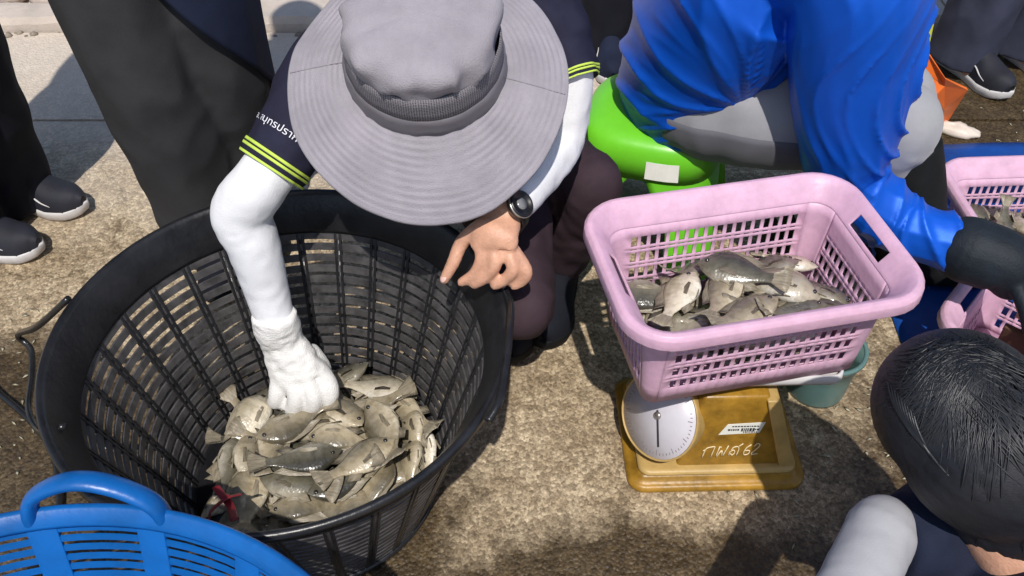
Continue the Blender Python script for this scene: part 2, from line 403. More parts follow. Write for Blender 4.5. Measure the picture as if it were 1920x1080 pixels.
def fish_material(name, back, side, belly):
    m = bpy.data.materials.new(name); m.use_nodes = True; N, L = m.node_tree.nodes, m.node_tree.links; b = N['Principled BSDF']
    tc = N.new('ShaderNodeTexCoord'); sx = N.new('ShaderNodeSeparateXYZ'); L.new(tc.outputs['Object'], sx.inputs[0])
    n = N.new('ShaderNodeTexNoise'); n.inputs['Scale'].default_value = 40; n.inputs['Detail'].default_value = 6; L.new(tc.outputs['Object'], n.inputs['Vector'])
    ma = N.new('ShaderNodeMath'); ma.operation = 'MULTIPLY_ADD'; ma.inputs[1].default_value = .022; L.new(n.outputs['Fac'], ma.inputs[0]); L.new(sx.outputs[2], ma.inputs[2])
    mr = N.new('ShaderNodeMapRange'); mr.inputs[1].default_value = -.016; mr.inputs[2].default_value = .040; L.new(ma.outputs[0], mr.inputs[0])
    rp = N.new('ShaderNodeValToRGB'); e = rp.color_ramp.elements
    e[0].position = .05; e[0].color = belly + (1,); e[1].position = .86; e[1].color = back + (1,)
    k = e.new(.34); k.color = side + (1,); k = e.new(.62); k.color = tuple(.55 * a + .45 * c for a, c in zip(side, back)) + (1,)
    L.new(mr.outputs[0], rp.inputs[0])
    oi = N.new('ShaderNodeObjectInfo'); hs = N.new('ShaderNodeHueSaturation'); r2 = N.new('ShaderNodeMapRange'); r2.inputs['To Min'].default_value = .72; r2.inputs['To Max'].default_value = 1.22
    L.new(oi.outputs['Random'], r2.inputs[0]); L.new(r2.outputs[0], hs.inputs['Value']); L.new(rp.outputs[0], hs.inputs['Color'])
    n5 = N.new('ShaderNodeTexNoise'); n5.inputs['Scale'].default_value = 90; n5.inputs['Detail'].default_value = 5; L.new(tc.outputs['Object'], n5.inputs['Vector'])
    r5 = N.new('ShaderNodeValToRGB'); r5.color_ramp.elements[0].position = .36; r5.color_ramp.elements[0].color = (.55, .52, .46, 1); r5.color_ramp.elements[1].position = .56; r5.color_ramp.elements[1].color = (1, 1, 1, 1)
    L.new(n5.outputs['Fac'], r5.inputs[0])
    mx = N.new('ShaderNodeMix'); mx.data_type = 'RGBA'; mx.blend_type = 'MULTIPLY'; mx.inputs[0].default_value = .6
    L.new(hs.outputs[0], mx.inputs[6]); L.new(r5.outputs[0], mx.inputs[7]); L.new(mx.outputs[2], b.inputs['Base Color'])
    b.inputs['Roughness'].default_value = .30; b.inputs['Specular IOR Level'].default_value = .6
    b.inputs['Coat Weight'].default_value = .7; b.inputs['Coat Roughness'].default_value = .12
    mp = N.new('ShaderNodeMapping'); mp.inputs['Scale'].default_value = (1, .3, 1); L.new(tc.outputs['Object'], mp.inputs[0])
    v = N.new('ShaderNodeTexVoronoi'); v.inputs['Scale'].default_value = 260; L.new(mp.outputs[0], v.inputs['Vector'])
    bp = N.new('ShaderNodeBump'); bp.inputs['Strength'].default_value = .5; bp.inputs['Distance'].default_value = .0012
    L.new(v.outputs['Distance'], bp.inputs['Height']); L.new(bp.outputs[0], b.inputs['Normal'])
    return m
M['fish'] = fish_material('tilapia_skin', (.12, .103, .068), (.385, .325, .22), (.72, .65, .51))
M['fish_dark'] = fish_material('dark_tilapia_skin', (.050, .047, .035), (.155, .142, .10), (.45, .41, .33))
M['fish_pale'] = fish_material('pale_tilapia_skin', (.30, .26, .18), (.63, .565, .44), (.80, .76, .67))
M['fin'] = pbr('fish_fin', (.25, .215, .155), .35, .5, 120, .35, 60, stretch=(1, 1, 6))

# ================================================================== THE SETTING
def sheet(name, x0, x1, y0, y1, z, mat, th=0.0, nx=1, ny=1):
    v, f = box(((x0 + x1) / 2, (y0 + y1) / 2, z - th / 2), (x1 - x0, y1 - y0, th)) if th else ([Vector((x0, y0, z)), Vector((x1, y0, z)), Vector((x1, y1, z)), Vector((x0, y1, z))], [(0, 1, 2, 3)])
    return add(name, (v, f), mat, None, False)
tag(sheet('ground', -30, 30, -20, 40, -0.012, M['ground']), kind='structure')
tag(sheet('paving_slab', -9, 9, -4, 1.995, 0, M['ground'], .011), kind='structure')
tag(sheet('paving_slab', -9, 9, 2.003, 2.455, 0.0015, M['ground'], .011), kind='structure')

def rough_stone(c, r, seed, fl=.7):
    v, f = ball((0, 0, 0), (r, r * random.uniform(.7, 1.1), r * fl), 10, 7)
    o = []
    for p in v:
        k = 1 + .45 * noise.noise(p * (1.6 / r) + Vector((seed * 3.7, seed, 0)))
        o.append(p * k + Vector(c))
    return o, f
kv, kf = [], []
def kerb_piece(x0, x1, y0, y1, h, seed):
    bm = bmesh.new()
    nx, ny = max(2, int((x1 - x0) / .03)), 6
    g = [[None] * (ny + 3) for _ in range(nx + 1)]
    for i in range(nx + 1):
        x = x0 + (x1 - x0) * i / nx
        prof = [(y0, -.01), (y0 + .002, h * .55), (y0 + .012, h)] + [(y0 + .012 + (y1 - y0 - .012) * j / (ny - 1), h) for j in range(1, ny)] + [(y1, -.01)]
        for j, (y, z) in enumerate(prof):
            n = noise.noise(Vector((x * 7, y * 9, seed))) * .012 + noise.noise(Vector((x * 30, y * 30, seed))) * .004
            g[i][j] = bm.verts.new((x, y + (n if j < 3 else 0), z + (n * .5 if j else 0)))
    for i in range(nx):
        for j in range(ny + 2):
            bm.faces.new((g[i][j], g[i + 1][j], g[i + 1][j + 1], g[i][j + 1]))
    for e in (g[0], g[nx]): bm.faces.new(e)
    bmesh.ops.recalc_face_normals(bm, faces=bm.faces)
    me = bpy.data.meshes.new('kerb'); bm.to_mesh(me); bm.free(); me.materials.append(M['kerb'])
    return link('kerb', me)
for (a, b, y1, s) in ((-3.2, -1.08, 2.56, 1), (-1.07, .12, 2.72, 2), (.13, 1.3, 2.60, 3), (1.31, 3.4, 2.62, 4)):
    tag(kerb_piece(a, b, 2.462, y1, .042, s), kind='structure')
# rough stones behind the kerb
spots = [(-1.44, 2.64, .055), (-1.56, 2.67, .06), (-1.345, 2.66, .05), (-1.68, 2.65, .06), (-1.27, 2.70, .06), (-1.50, 2.76, .07), (-1.62, 2.79, .07), (-1.36, 2.78, .06)]
rl = ['pale rounded stone behind the kerb left of the wide charcoal trouser leg', None]
for i, (x, y, r) in enumerate(spots):
    o = add('rock', rough_stone((0, 0, 0), r, i + 1), M['stone'], None, True, (x, y, r * .45), (0, 0, i))
    tag(o, rl[0] if i == 0 else 'small rough stone lying in the dark gap behind the kerb', 'stone', 'stones behind the kerb')
# broken grit along the foot of the kerb
random.seed(3); G = []
for i in range(150):
    x = random.uniform(-1.7, 1.6); r = random.choice((.004, .005, .006, .008, .011))
    G.append(rough_stone((x, 2.452 + random.uniform(-.018, .006), r * .4), r, i, .6))
gv, gf = join(G)
tag(add('gravel', (gv, gf), M['grit']), kind='stuff')
# flecks of weed, scale and leaf on the wet floor
random.seed(11); G = []
for i in range(260):
    x, y = random.gauss(.72, .14), random.uniform(.68, 1.12)
    if i > 150: x, y = random.uniform(-1.1, -.72), random.uniform(.9, 1.35)
    if i > 215: x, y = random.uniform(.9, 1.6), random.uniform(1.85, 2.2)
    a = random.uniform(0, 6.28); l, w = random.uniform(.003, .011), random.uniform(.0012, .0035)
    t = Matrix.Rotation(a, 3, 'Z'); z = .0022
    G.append(([t @ Vector(q) + Vector((x, y, z)) for q in ((-l, 0, 0), (0, -w, .0015), (l, 0, .0005), (0, w, .001), (0, 0, -.002))], [(0, 1, 3), (1, 2, 3), (0, 4, 1), (1, 4, 2), (2, 4, 3), (3, 4, 0)]))
M['litter'] = pbr('pale_litter', (.38, .35, .25), .6, 0, 1, .5, 60)
tag(add('litter', join(G), M['litter']), kind='stuff')

# ================================================================== ROUND BASKETS
def bar_ring(r, z, h, t, slope, n=96):
    """a flat hoop lying in a cone wall"""
    dr = slope * h / 2
    return revolve([(r - dr - t / 2, z - h / 2), (r + dr - t / 2, z + h / 2), (r + dr + t / 2, z + h / 2), (r - dr + t / 2, z - h / 2)], n, close=True)[:2]

def make_round_basket(name, loc, r0, r1, z0, z1, ro, zo, ncol, nrow, mat, ribmat, ribw, double, hoop_h, base_z):
    root = empty(name, loc)
    slope = (r1 - r0) / (z1 - z0)
    rad = lambda z: r0 + (z - z0) * slope
    for k in range(nrow):
        z = z0 + (z1 - z0) * (k + .5) / nrow
        add('slat_hoop', bar_ring(rad(z), z, hoop_h, .0030, slope), ribmat, root, False)
    # upright ribs share one mesh
    L = math.hypot(r1 - r0, z1 - z0); parts = []
    offs = (-ribw / 2 + ribw * .17, ribw / 2 - ribw * .17) if double else (0,)
    w = ribw * .36 if double else ribw
    a = math.atan2(r1 - r0, z1 - z0)
    for o_ in offs:
        parts.append(box((0, o_, 0), (.0062, w, L), .0012))
    if double: parts.append(box((.001, 0, 0), (.003, ribw * .8, L)))
    rv, rf = join(parts)
    m = Matrix.Translation(((r0 + r1) / 2, 0, (z0 + z1) / 2)) @ Matrix.Rotation(a, 4, 'Y')
    rv = [m @ p for p in rv]
    me = mesh_data('rib', rv, rf, mat)
    for k in range(ncol):
        link('rib', me, root, rot=(0, 0, 2 * math.pi * (k + .5) / ncol))
    t = .004
    prof = [(r1 - .004, z1 - .004), (r1 - .0055, z1 + .004), (ro - .010, zo - .006), (ro - .006, zo), (ro, zo + .002), (ro + .004, zo - .002), (ro + .004, zo - .012), (ro - .001, zo - .012), (r1 + .004, z1 - .004)]
    add('rim', revolve(prof, 128, close=True)[:2], mat, root)
    add('foot_ring', bar_ring(r0, z0 - .006, .03, .008, slope), mat, root)
    bp = [(0.0001, base_z), (r0 * .5, base_z), (r0 - .002, base_z), (r0 - .002, base_z - .006), (0.0001, base_z - .006)]
    add('base', revolve(bp, 64)[:2], mat, root)
    return root

BB = Vector((-.3366, .895, 0))
bb = make_round_basket('fish_basket', BB, .205, .300, .018, .318, .332, .380, 28, 15, M['black_plastic'], M['black_rib'], .0130, True, .0118, .02)
tag(bb, 'big round black slatted basket holding fish under the grey hat', 'basket')
# swing handles: one hangs out over the floor, one lies along the rim under the bare hand
def to(root, pts): return [Vector(p) - root.location for p in pts]
hp = to(bb, [P(128, 560, .372), P(70, 612, .30), P(34, 628, .20), P(58, 655, .17), P(60, 705, .16), P(54, 770, .17), P(80, 815, .2), P(118, 800, .36)])
add('handle', tube(hp, .0055, 50, 10), M['wire'], bb)
hp = to(bb, [P(948, 548, .380), P(957, 575, .388), P(953, 640, .392), P(946, 700, .392), P(936, 752, .39), P(915, 790, .380)])
add('handle', tube(hp, .0062, 50, 10), M['wire'], bb)

# blue basket, nearest the lens
BL = Vector((-.484, .155, 0))
blue = make_round_basket('blue_basket', BL, .29, .408, .02, .414, .421, .43, 20, 28, M['blue_plastic'], M['blue_plastic'], .034, False, .0066, .02)
tag(blue, 'round bright blue slatted basket with an arched handle', 'basket')
def on_rim(root, px, py, r, z):
    q = P(px, py, z) - root.location; a = math.atan2(q.y, q.x)
    return Vector((r * math.cos(a), r * math.sin(a), z))
a0, a1 = on_rim(blue, 62, 940, .419, .427), on_rim(blue, 318, 940, .419, .427)
ap = [a0 - Vector((0, 0, .035)), a0, a0 + (a1 - a0) * .06 + Vector((0, .008, .022)), a0.lerp(a1, .28) + Vector((0, .012, .042)), a0.lerp(a1, .5) + Vector((0, .013, .046)), a0.lerp(a1, .75) + Vector((0, .010, .034)), a0.lerp(a1, .95) + Vector((0, .004, .011)), a1 - Vector((0, 0, .03))]
add('handle', tube(ap, [(.015, .009)] * 8, 50, 16, side=(0, 1, 0)), M['blue_plastic'], blue)
# a white fish crate lining seen through the slats? no: the floor shows through

# ================================================================== PINK LATTICE BASKETS
def rr_perim(w, d, r, ncell_long, ncell_short, pitch_hole, pitch_bar, nc=7):
    """rounded rectangle as a list of (point, normal, cell kind, side); kind 1 = hole column"""
    out = []
    def side(p0, p1, n, cells, sd):
        L = (p1 - p0).length; t = (p1 - p0).normalized(); used = cells * (pitch_hole + pitch_bar) - pitch_bar
        m = (L - used) / 2; s = 0.0
        out.append((p0 + t * s, n, 0, sd)); s = m
        for c in range(cells):
            out.append((p0 + t * s, n, 1, sd)); s += pitch_hole
            out.append((p0 + t * s, n, 0, sd)); s += pitch_bar
    def corner(c, a0):
        for k in range(nc):
            a = a0 + (math.pi / 2) * k / nc
            n = Vector((math.cos(a), math.sin(a), 0))
            out.append((c + n * r, n, 0, 4))
    x, y = w / 2, d / 2
    V = Vector
    side(V((-x + r, -y, 0)), V((x - r, -y, 0)), V((0, -1, 0)), ncell_long, 0); corner(V((x - r, -y + r, 0)), -math.pi / 2)
    side(V((x, -y + r, 0)), V((x, y - r, 0)), V((1, 0, 0)), ncell_short, 1); corner(V((x - r, y - r, 0)), 0)
    side(V((x - r, y, 0)), V((-x + r, y, 0)), V((0, 1, 0)), ncell_long, 2); corner(V((-x + r, y - r, 0)), math.pi / 2)
    side(V((-x, y - r, 0)), V((-x, -y + r, 0)), V((-1, 0, 0)), ncell_short, 3); corner(V((-x + r, -y + r, 0)), math.pi)
    return out

def make_lattice_basket(name, loc, rz, w=.435, d=.29, h=.198, nl=18, ns=10, tilt=(0, 0)):
    root = empty(name, loc, rz); root.rotation_euler = (tilt[0], tilt[1], rz)
    per = rr_perim(w, d, .062, nl, ns, .0105, .0056)
    n = len(per); wall_top = h - .034
    nrow = 4 if h > .17 else 3
    zs = [(0.0, 0)]; z = wall_top - .0145 - (nrow * .0237 + (nrow - 1) * .0076)
    for k in range(nrow):
        zs.append((z, 1)); z += .0195; zs.append((z, 0)); z += .0042
        if k < nrow - 1: zs.append((z, 2)); z += .0034; zs.append((z, 0)); z += .0042
    zs.append((wall_top, 0))
    off = lambda z: -.043 + .014 * (z / wall_top)
    V, F = [], {k: [] for k in range(6)}
    def row(o, z): return [per[i][0] + per[i][1] * o + Vector((0, 0, z)) for i in range(n)]
    rows = [row(off(z), z) for z, _ in zs]
    for r_ in rows: V += r_
    for i in range(len(rows) - 1):
        kind = zs[i][1]
        for j in range(n):
            q = (j + 1) % n; sd = per[j][3]
            if per[j][2] == 1 and kind in (1, 2) and not (sd in (1, 3) and i >= len(rows) - 3): continue
            part = sd if sd < 4 else {0: 0, 1: 0, 2: 2, 3: 2}[0 if j < n / 2 else 2]
            F[part].append((i * n + j, i * n + q, (i + 1) * n + q, (i + 1) * n + j))
    # band and rolled lip
    prof = [(off(wall_top), wall_top), (-.0285, wall_top + .002), (-.026, wall_top + .006), (-.012, wall_top + .024), (-.006, h - .004), (0.0, h), (.005, h - .001), (.009, h - .006), (.010, h - .022)]
    b0 = len(V)
    for o, z in prof: V += row(o, z)
    mid = (ns * 2) * .5
    for i in range(len(prof) - 1):
        sc = {1: 0, 3: 0}
        for j in range(n):
            q = (j + 1) % n; sd = per[j][3]
            p = per[j][0]; p2 = per[q][0]
            if sd in (1, 3) and i in (2,) and abs((p.y + p2.y) / 2) < .046: continue
            F[4].append((b0 + i * n + j, b0 + i * n + q, b0 + (i + 1) * n + q, b0 + (i + 1) * n + j))
    c = len(V); V.append(Vector((0, 0, .0005)))
    for j in range(n): F[5].append((j, c, (j + 1) % n))
    names = {0: 'lattice_wall', 1: 'lattice_wall', 2: 'lattice_wall', 3: 'lattice_wall', 4: 'rim', 5: 'base'}
    for k in range(6):
        used = sorted({i for f in F[k] for i in f}); mp = {a: b for b, a in enumerate(used)}
        me = mesh_data(names[k], [V[i] for i in used], [tuple(mp[i] for i in f) for f in F[k]], M['pink_plastic'])
        o = link(names[k], me, root)
        s = o.modifiers.new('thick', 'SOLIDIFY'); s.thickness = .0032 if k != 4 else .004; s.offset = 0
        if k == 4:
            bv = o.modifiers.new('soft', 'BEVEL'); bv.width = .0012; bv.segments = 2; bv.limit_method = 'ANGLE'
    return root
PK = Vector((.352, 1.0, .254)); PKR = R(12.0)
pink = make_lattice_basket('plastic_basket', PK, PKR)
tag(pink, 'pink lattice basket of fish standing on the gold weighing scale', 'basket')
p2 = make_lattice_basket('plastic_basket', (1.155, 1.475, .012), R(3), h=.150)
tag(p2, 'pink lattice basket of fish on the blue tarpaulin beyond the dark glove', 'basket')
p3 = make_lattice_basket('plastic_basket', (.985, 1.10, .012), R(-42), w=.36, d=.26, h=.15, nl=14, ns=8)
tag(p3, 'dull pink basket corner with a brown board, half hidden by the black haired head', 'basket')
bd = empty('board', (.985, 1.085, .014), R(-42))
tag(bd, 'brown board leaning inside the half hidden pink basket', 'board')
add('panel', box((0, -.01, .075), (.19, .012, .13), .003, Matrix.Rotation(R(18), 3, 'X')), M['brown'], bd)
add('edge_strip', box((0.1, -.01, .078), (.010, .016, .14), .003, Matrix.Rotation(R(18), 3, 'X')), M['cream_gold'], bd)

# ================================================================== THE SCALE
sc_r = empty('weighing_scale', (.352, .995, 0), R(1.5))
tag(sc_r, 'gold spring scale with a white round dial under the pink fish basket', 'scale')
def slab_rr(w, d, r, profile, cx=0, cy=0, n=8):
    pts = []
    for (sx, sy, a0) in ((1, -1, -90), (1, 1, 0), (-1, 1, 90), (-1, -1, 180)):
        for k in range(n + 1):
            a = R(a0 + 90 * k / n); nn = Vector((math.cos(a), math.sin(a), 0))
            pts.append((Vector((sx * (w / 2 - r), sy * (d / 2 - r), 0)) + nn * r, nn))
    v, f = [], []; m = len(pts)
    for o, z in profile: v += [p + q * o + Vector((cx, cy, z)) for p, q in pts]
    for i in range(len(profile) - 1):
        for j in range(m):
            k = (j + 1) % m; f.append((i * m + j, i * m + k, (i + 1) * m + k, (i + 1) * m + j))
    f.append(tuple(range((len(profile) - 1) * m, len(profile) * m))); f.append(tuple(range(m))[::-1])
    return v, f
add('plinth', slab_rr(.305, .245, .028, [(0, 0), (.002, .003), (.002, .012), (-.004, .015), (-.012, .016), (-.013, .024), (-.020, .027), (-.030, .028)]), M['gold'], sc_r)
# tapered housing: front panel, sides, top
def frustum(x0, x1, y0, y1, X0, X1, Y0, Y1, z0, z1, bev=.006):
    bm = bmesh.new()
    a = [bm.verts.new(q) for q in ((x0, y0, z0), (x1, y0, z0), (x1, y1, z0), (x0, y1, z0), (X0, Y0, z1), (X1, Y0, z1), (X1, Y1, z1), (X0, Y1, z1))]
    for q in ((3, 2, 1, 0), (4, 5, 6, 7), (0, 1, 5, 4), (1, 2, 6, 5), (2, 3, 7, 6), (3, 0, 4, 7)): bm.faces.new([a[i] for i in q])
    bmesh.ops.bevel(bm, geom=list(bm.edges), offset=bev, segments=3, profile=.5, affect='EDGES')
    bm.verts.index_update(); v = [p.co.copy() for p in bm.verts]; f = [[q.index for q in g.verts] for g in bm.faces]; bm.free(); return v, f
add('housing', frustum(-.072, .122, -.094, .10, -.045, .062, -.080, .075, .026, .205), M['gold'], sc_r)
add('side_flange', frustum(.108, .136, -.100, .104, .056, .078, -.087, .08, .027, .200, .003), M['cream_gold'], sc_r)
add('base_lip', slab_rr(.272, .215, .02, [(0, .028), (.001, .032), (-.003, .036), (-.008, .037)]), M['cream_gold'], sc_r)
add('neck', box((-.01, 0, .215), (.05, .05, .04), .006), M['chrome'], sc_r)
add('pan', slab_rr(.285, .185, .02, [(-.012, .226), (-.002, .230), (.002, .239), (0, .252), (-.004, .2525), (-.005, .242), (-.012, .240)], .030, .012), M['pan'], sc_r)
# the dial faces left and up, proud of the housing
dc = local(([P(1238, 778, .128)], []), sc_r)[0][0]
dn = Vector((-.72, -.50, .48)).normalized()
dq = dn.to_track_quat('Z', 'Y').to_matrix()
def dial_part(name, prof, mat, parent=sc_r):
    v, f, _ = revolve(prof, 48); v = [dq @ p + dc for p in v]
    return add(name, (v, f), mat, parent)
dial_part('dial_case', [(.0001, -.055), (.060, -.055), (.070, -.03), (.0770, -.004), (.0780, .002), (.0778, .006), (.0762, .0068), (.0748, .005), (.0745, .003), (.0001, .003)], M['cream_gold'])
df = dial_part('dial', [(.0001, .0046), (.0742, .0046), (.0742, .002)], M['dial'])
T = []
for k in range(60):
    a = 2 * math.pi * k / 60; l = .009 if k % 5 == 0 else .004
    c = Vector((math.cos(a) * (.068 - l / 2), math.sin(a) * (.068 - l / 2), .0054))
    T.append(box(c, (l, .0011 if k % 5 else .0018, .0006), 0, None) if False else ([dq @ (Matrix.Rotation(a, 3, 'Z') @ q + c) + dc for q in (Vector((-l / 2, -.0006, 0)), Vector((l / 2, -.0006, 0)), Vector((l / 2, .0006, 0)), Vector((-l / 2, .0006, 0)))], [(0, 1, 2, 3)]))
M['grey_ink'] = pbr('faded_grey_ink', (.22, .21, .22), .6)
o = add('dial_marks', join(T), M['grey_ink'], df, False)
ptr = box((0, .022, .0075), (.0028, .062, .0012)); add('pointer', ([dq @ (Matrix.Rotation(R(215), 3, 'Z') @ p) + dc for p in ptr[0]], ptr[1]), M['ink'], df)
hv = ball((0, 0, .008), (.007, .007, .004), 16, 8); add('hub', ([dq @ p + dc for p in hv[0]], hv[1]), M['chrome'], df)
# sticker and paint-pen writing lie on the sloping front panel
def on_panel(u, v, off=.0012):
    """u across, v up the front of the housing (0..1 between its bottom and top edge)"""
    z = .026 + v * .179; y = -.094 + v * .014; return Vector((u, y - off, z))
s0 = [on_panel(-.010, .50), on_panel(.058, .52), on_panel(.064, .66), on_panel(.002, .64)]
sv = s0 + [p + Vector((0, .0009, 0)) for p in s0]
stk = add('sticker', (sv, [(0, 1, 2, 3), (7, 6, 5, 4), (0, 4, 5, 1), (1, 5, 6, 2), (2, 6, 7, 3), (3, 7, 4, 0)]), M['paper_and_glint'], sc_r, False)
T = []; random.seed(5)
for (v0, u0, u1, hh) in ((.615, .010, .030, .008), (.615, .034, .055, .008), (.57, .004, .022, .012), (.568, .026, .046, .022), (.57, .049, .056, .010), (.535, .030, .052, .007)):
    u = u0
    while u < u1:
        w_ = random.uniform(.0015, .0042); q = [on_panel(u, v0 - hh, .0018), on_panel(u + w_, v0 - hh, .0018), on_panel(u + w_, v0 + hh, .0018), on_panel(u, v0 + hh, .0018)]
        T.append((q, [(0, 1, 2, 3)])); u += w_ + .0012
add('sticker_print', join(T), M['ink'], stk, False)
strokes = [  # ก พ ส ๒-like hand lettering, in (u, v) of a unit cell
    [(0, .0), (.0, .75), (.12, .95), (.45, 1.0), (.5, .85), (.5, 0)], [(0, .75), (-.12, .68)],
    [(.78, .95), (.82, .0), (1.0, .62), (1.16, .0), (1.28, 1.0)], [(.78, .95), (.9, .9)],
    [(1.55, .05), (1.52, .4), (1.7, .55), (1.82, .3), (1.72, .08), (1.6, .25)], [(1.55, .5), (1.62, .8), (1.85, .85), (1.98, .6), (2.0, 0)], [(1.9, .85), (2.1, 1.1)],
    [(2.62, .95), (2.42, .7), (2.36, .3), (2.46, .02), (2.68, .1), (2.66, .4), (2.4, .42)],
    [(2.82, .75), (2.92, 1.0), (3.1, .95), (3.12, .7), (2.84, .05), (3.22, .06)]]
T = []
for st in strokes:
    pts = [on_panel(-.030 + .029 * x + .004 * y, .175 + .155 * y + .012 * x, .0014) for x, y in st]
    T.append(tube(pts, .0011, 14 if len(pts) > 2 else 4, 6))
add('hand_lettering', join(T), M['chalk'], sc_r)

# ================================================================== BUCKET, STOOL AND OTHER THINGS
bk = empty('bucket', (.578, 1.105, 0)); bk.scale = (.86, .86, .86)
tag(bk, 'translucent teal plastic tub on the wet floor behind the scale', 'tub')
add('wall', revolve([(.054, .008), (.056, .0), (.062, 0), (.064, .010), (.068, .07), (.074, .128), (.079, .131), (.079, .124), (.0765, .123), (.0765, .134), (.071, .134), (.065, .07), (.059, .012), (.0001, .012)], 64)[:2], M['teal_plastic'], bk)
add('rim', revolve([(.072, .133), (.077, .128), (.082, .131), (.081, .138), (.074, .139)], 64, close=True)[:2], M['teal_plastic'], bk)

st = empty('stool', (.292, 1.575, 0), R(-18))
tag(st, 'bright green plastic stool the person in the blue shirt sits on', 'stool')
st.scale = (1.04, 1.04, 1.09)
def sq(a, r, e=3.2):  # rounded square outline
    c, s_ = abs(math.cos(a)), abs(math.sin(a)); return r / ((c ** e + s_ ** e) ** (1 / e))
def sq_loft(prof, n=72, close=False):
    v, f = [], []; m = len(prof)
    for j in range(n):
        a = 2 * math.pi * j / n
        for r, z in prof:
            q = sq(a, r); v.append(Vector((q * math.cos(a), q * math.sin(a), z)))
    for j in range(n):
        k = (j + 1) % n
        for i in range(m - (0 if close else 1)):
            i2 = (i + 1) % m; f.append((j * m + i, k * m + i, k * m + i2, j * m + i2))
    return v, f
add('seat', sq_loft([(.0001, .302), (.085, .301), (.106, .297), (.124, .290), (.132, .280), (.1365, .266), (.143, .222), (.1385, .222), (.133, .260), (.127, .272), (.0001, .292)]), M['green_plastic'], st)
def leg_panel(a0):
    v, f = [], []; nz, na = 16, 12
    for side_ in (0, 1):
        for i in range(nz + 1):
            t = i / nz; z = .226 * (1 - t); r = .1405 + .040 * t - .004 * side_
            half = R(40) * (1 - .50 * min(1, t * 2.2) ** .8)
            for j in range(na + 1):
                a = a0 - half + 2 * half * j / na; q = sq(a, r); v.append(Vector((q * math.cos(a), q * math.sin(a), z)))
    n1 = (nz + 1) * (na + 1); ix = lambda s_, i, j: s_ * n1 + i * (na + 1) + j
    for i in range(nz):
        for j in range(na):
            f.append((ix(0, i, j), ix(0, i + 1, j), ix(0, i + 1, j + 1), ix(0, i, j + 1))); f.append((ix(1, i, j), ix(1, i, j + 1), ix(1, i + 1, j + 1), ix(1, i + 1, j)))
        for j in (0, na):
            q = (ix(0, i, j), ix(1, i, j), ix(1, i + 1, j), ix(0, i + 1, j)); f.append(q if j == 0 else q[::-1])
    for j in range(na): f.append((ix(0, nz, j), ix(1, nz, j), ix(1, nz, j + 1), ix(0, nz, j + 1)))
    return v, f
lv = []  # white patch painting a sun glint on the seat skirt
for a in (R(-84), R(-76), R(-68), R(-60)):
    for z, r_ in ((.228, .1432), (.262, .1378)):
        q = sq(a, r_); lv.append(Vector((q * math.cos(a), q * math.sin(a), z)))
lb_ = add('glint_patch', (lv, [(2 * i, 2 * i + 2, 2 * i + 3, 2 * i + 1) for i in range(3)]), M['paper_and_glint'], st, False)
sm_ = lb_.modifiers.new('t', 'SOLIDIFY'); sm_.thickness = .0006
for k in range(4): add('leg', leg_panel(R(45 + 90 * k)), M['green_plastic'], st)

tv, tf = [], []; nx, ny = 40, 30
for i in range(nx + 1):
    for j in range(ny + 1):
        x = .78 + 1.1 * i / nx; y = 1.16 + .735 * j / ny
        tv.append(Vector((x + .012 * noise.noise(Vector((y * 6, 1, 0))), y + .015 * noise.noise(Vector((x * 5, 3, 0))), .0035 + .007 * abs(noise.noise(Vector((x * 9, y * 9, 2)))))))
for i in range(nx):
    for j in range(ny):
        a = i * (ny + 1) + j; tf.append((a, a + ny + 1, a + ny + 2, a + 1))
tp = add('tarpaulin', (tv, tf), M['tarp']); s = tp.modifiers.new('t', 'SOLIDIFY'); s.thickness = .001
tag(tp, 'blue tarpaulin spread on the floor under the pink basket of fish', 'tarpaulin')

def flap(name, pts, mat, label, cat, thick=.004, sub=3):
    """a folded sheet through a few outline rows; rows are lists of equal length"""
    n = len(pts[0]); v = [Vector(p) for r_ in pts for p in r_]
    f = [(i * n + j, i * n + j + 1, (i + 1) * n + j + 1, (i + 1) * n + j) for i in range(len(pts) - 1) for j in range(n - 1)]
    o = add(name, (v, f), mat, None, False)
    s_ = o.modifiers.new('t', 'SOLIDIFY'); s_.thickness = thick; s_.offset = 0
    b_ = o.modifiers.new('b', 'BEVEL'); b_.width = .0015; b_.segments = 2
    return tag(o, label, cat)
Y0 = 1.86
flap('orange_sheet', [[P(1732, 84, .27), P(1772, 146, .20), P(1812, 164, .15)], [P(1730, 130, .21), P(1770, 160, .17), P(1815, 168, .145)], [P(1755, 178, .15), P(1770, 205, .08), P(1795, 198, .08)], [P(1760, 232, .012), P(1766, 234, .004), P(1775, 230, .004)]], M['orange'], 'folded bright orange plastic sheet standing beyond the grey knee', 'plastic sheet')
flap('strap', [[P(1747, -10, .50), P(1756, -10, .50)], [P(1736, 45, .44), P(1752, 40, .44)], [P(1724, 68, .40), P(1744, 78, .40)], [P(1722, 96, .32), P(1735, 98, .32)], [P(1716, 130, .0), P(1724, 130, .0)]], M['yellow'], 'lime yellow strap hanging behind the blue shirt', 'strap', .003)
def crumple(name, c, rx, ry, h, seed, mat, label, cat, rz=0):
    v, f = ball((0, 0, 0), (rx, ry, h), 28, 16)
    o = [p * (1 + .35 * noise.noise(Vector((p.x / rx * 1.7, p.y / ry * 1.7, seed))) + .18 * ridge(p.x / rx * 3, p.y / ry * 3, seed + p.z * 20)) for p in v]
    o = [Vector((p.x, p.y, max(p.z, -h * .55))) for p in o]
    return tag(add(name, (o, f), mat, None, True, (c[0], c[1], c[2] + h * .55), (0, 0, rz)), label, cat)
crumple('plastic_bag', P(1788, 248, 0), .055, .022, .016, 3, M['pale'], 'crumpled pale plastic bag on the floor below the orange sheet', 'bag', R(-28))
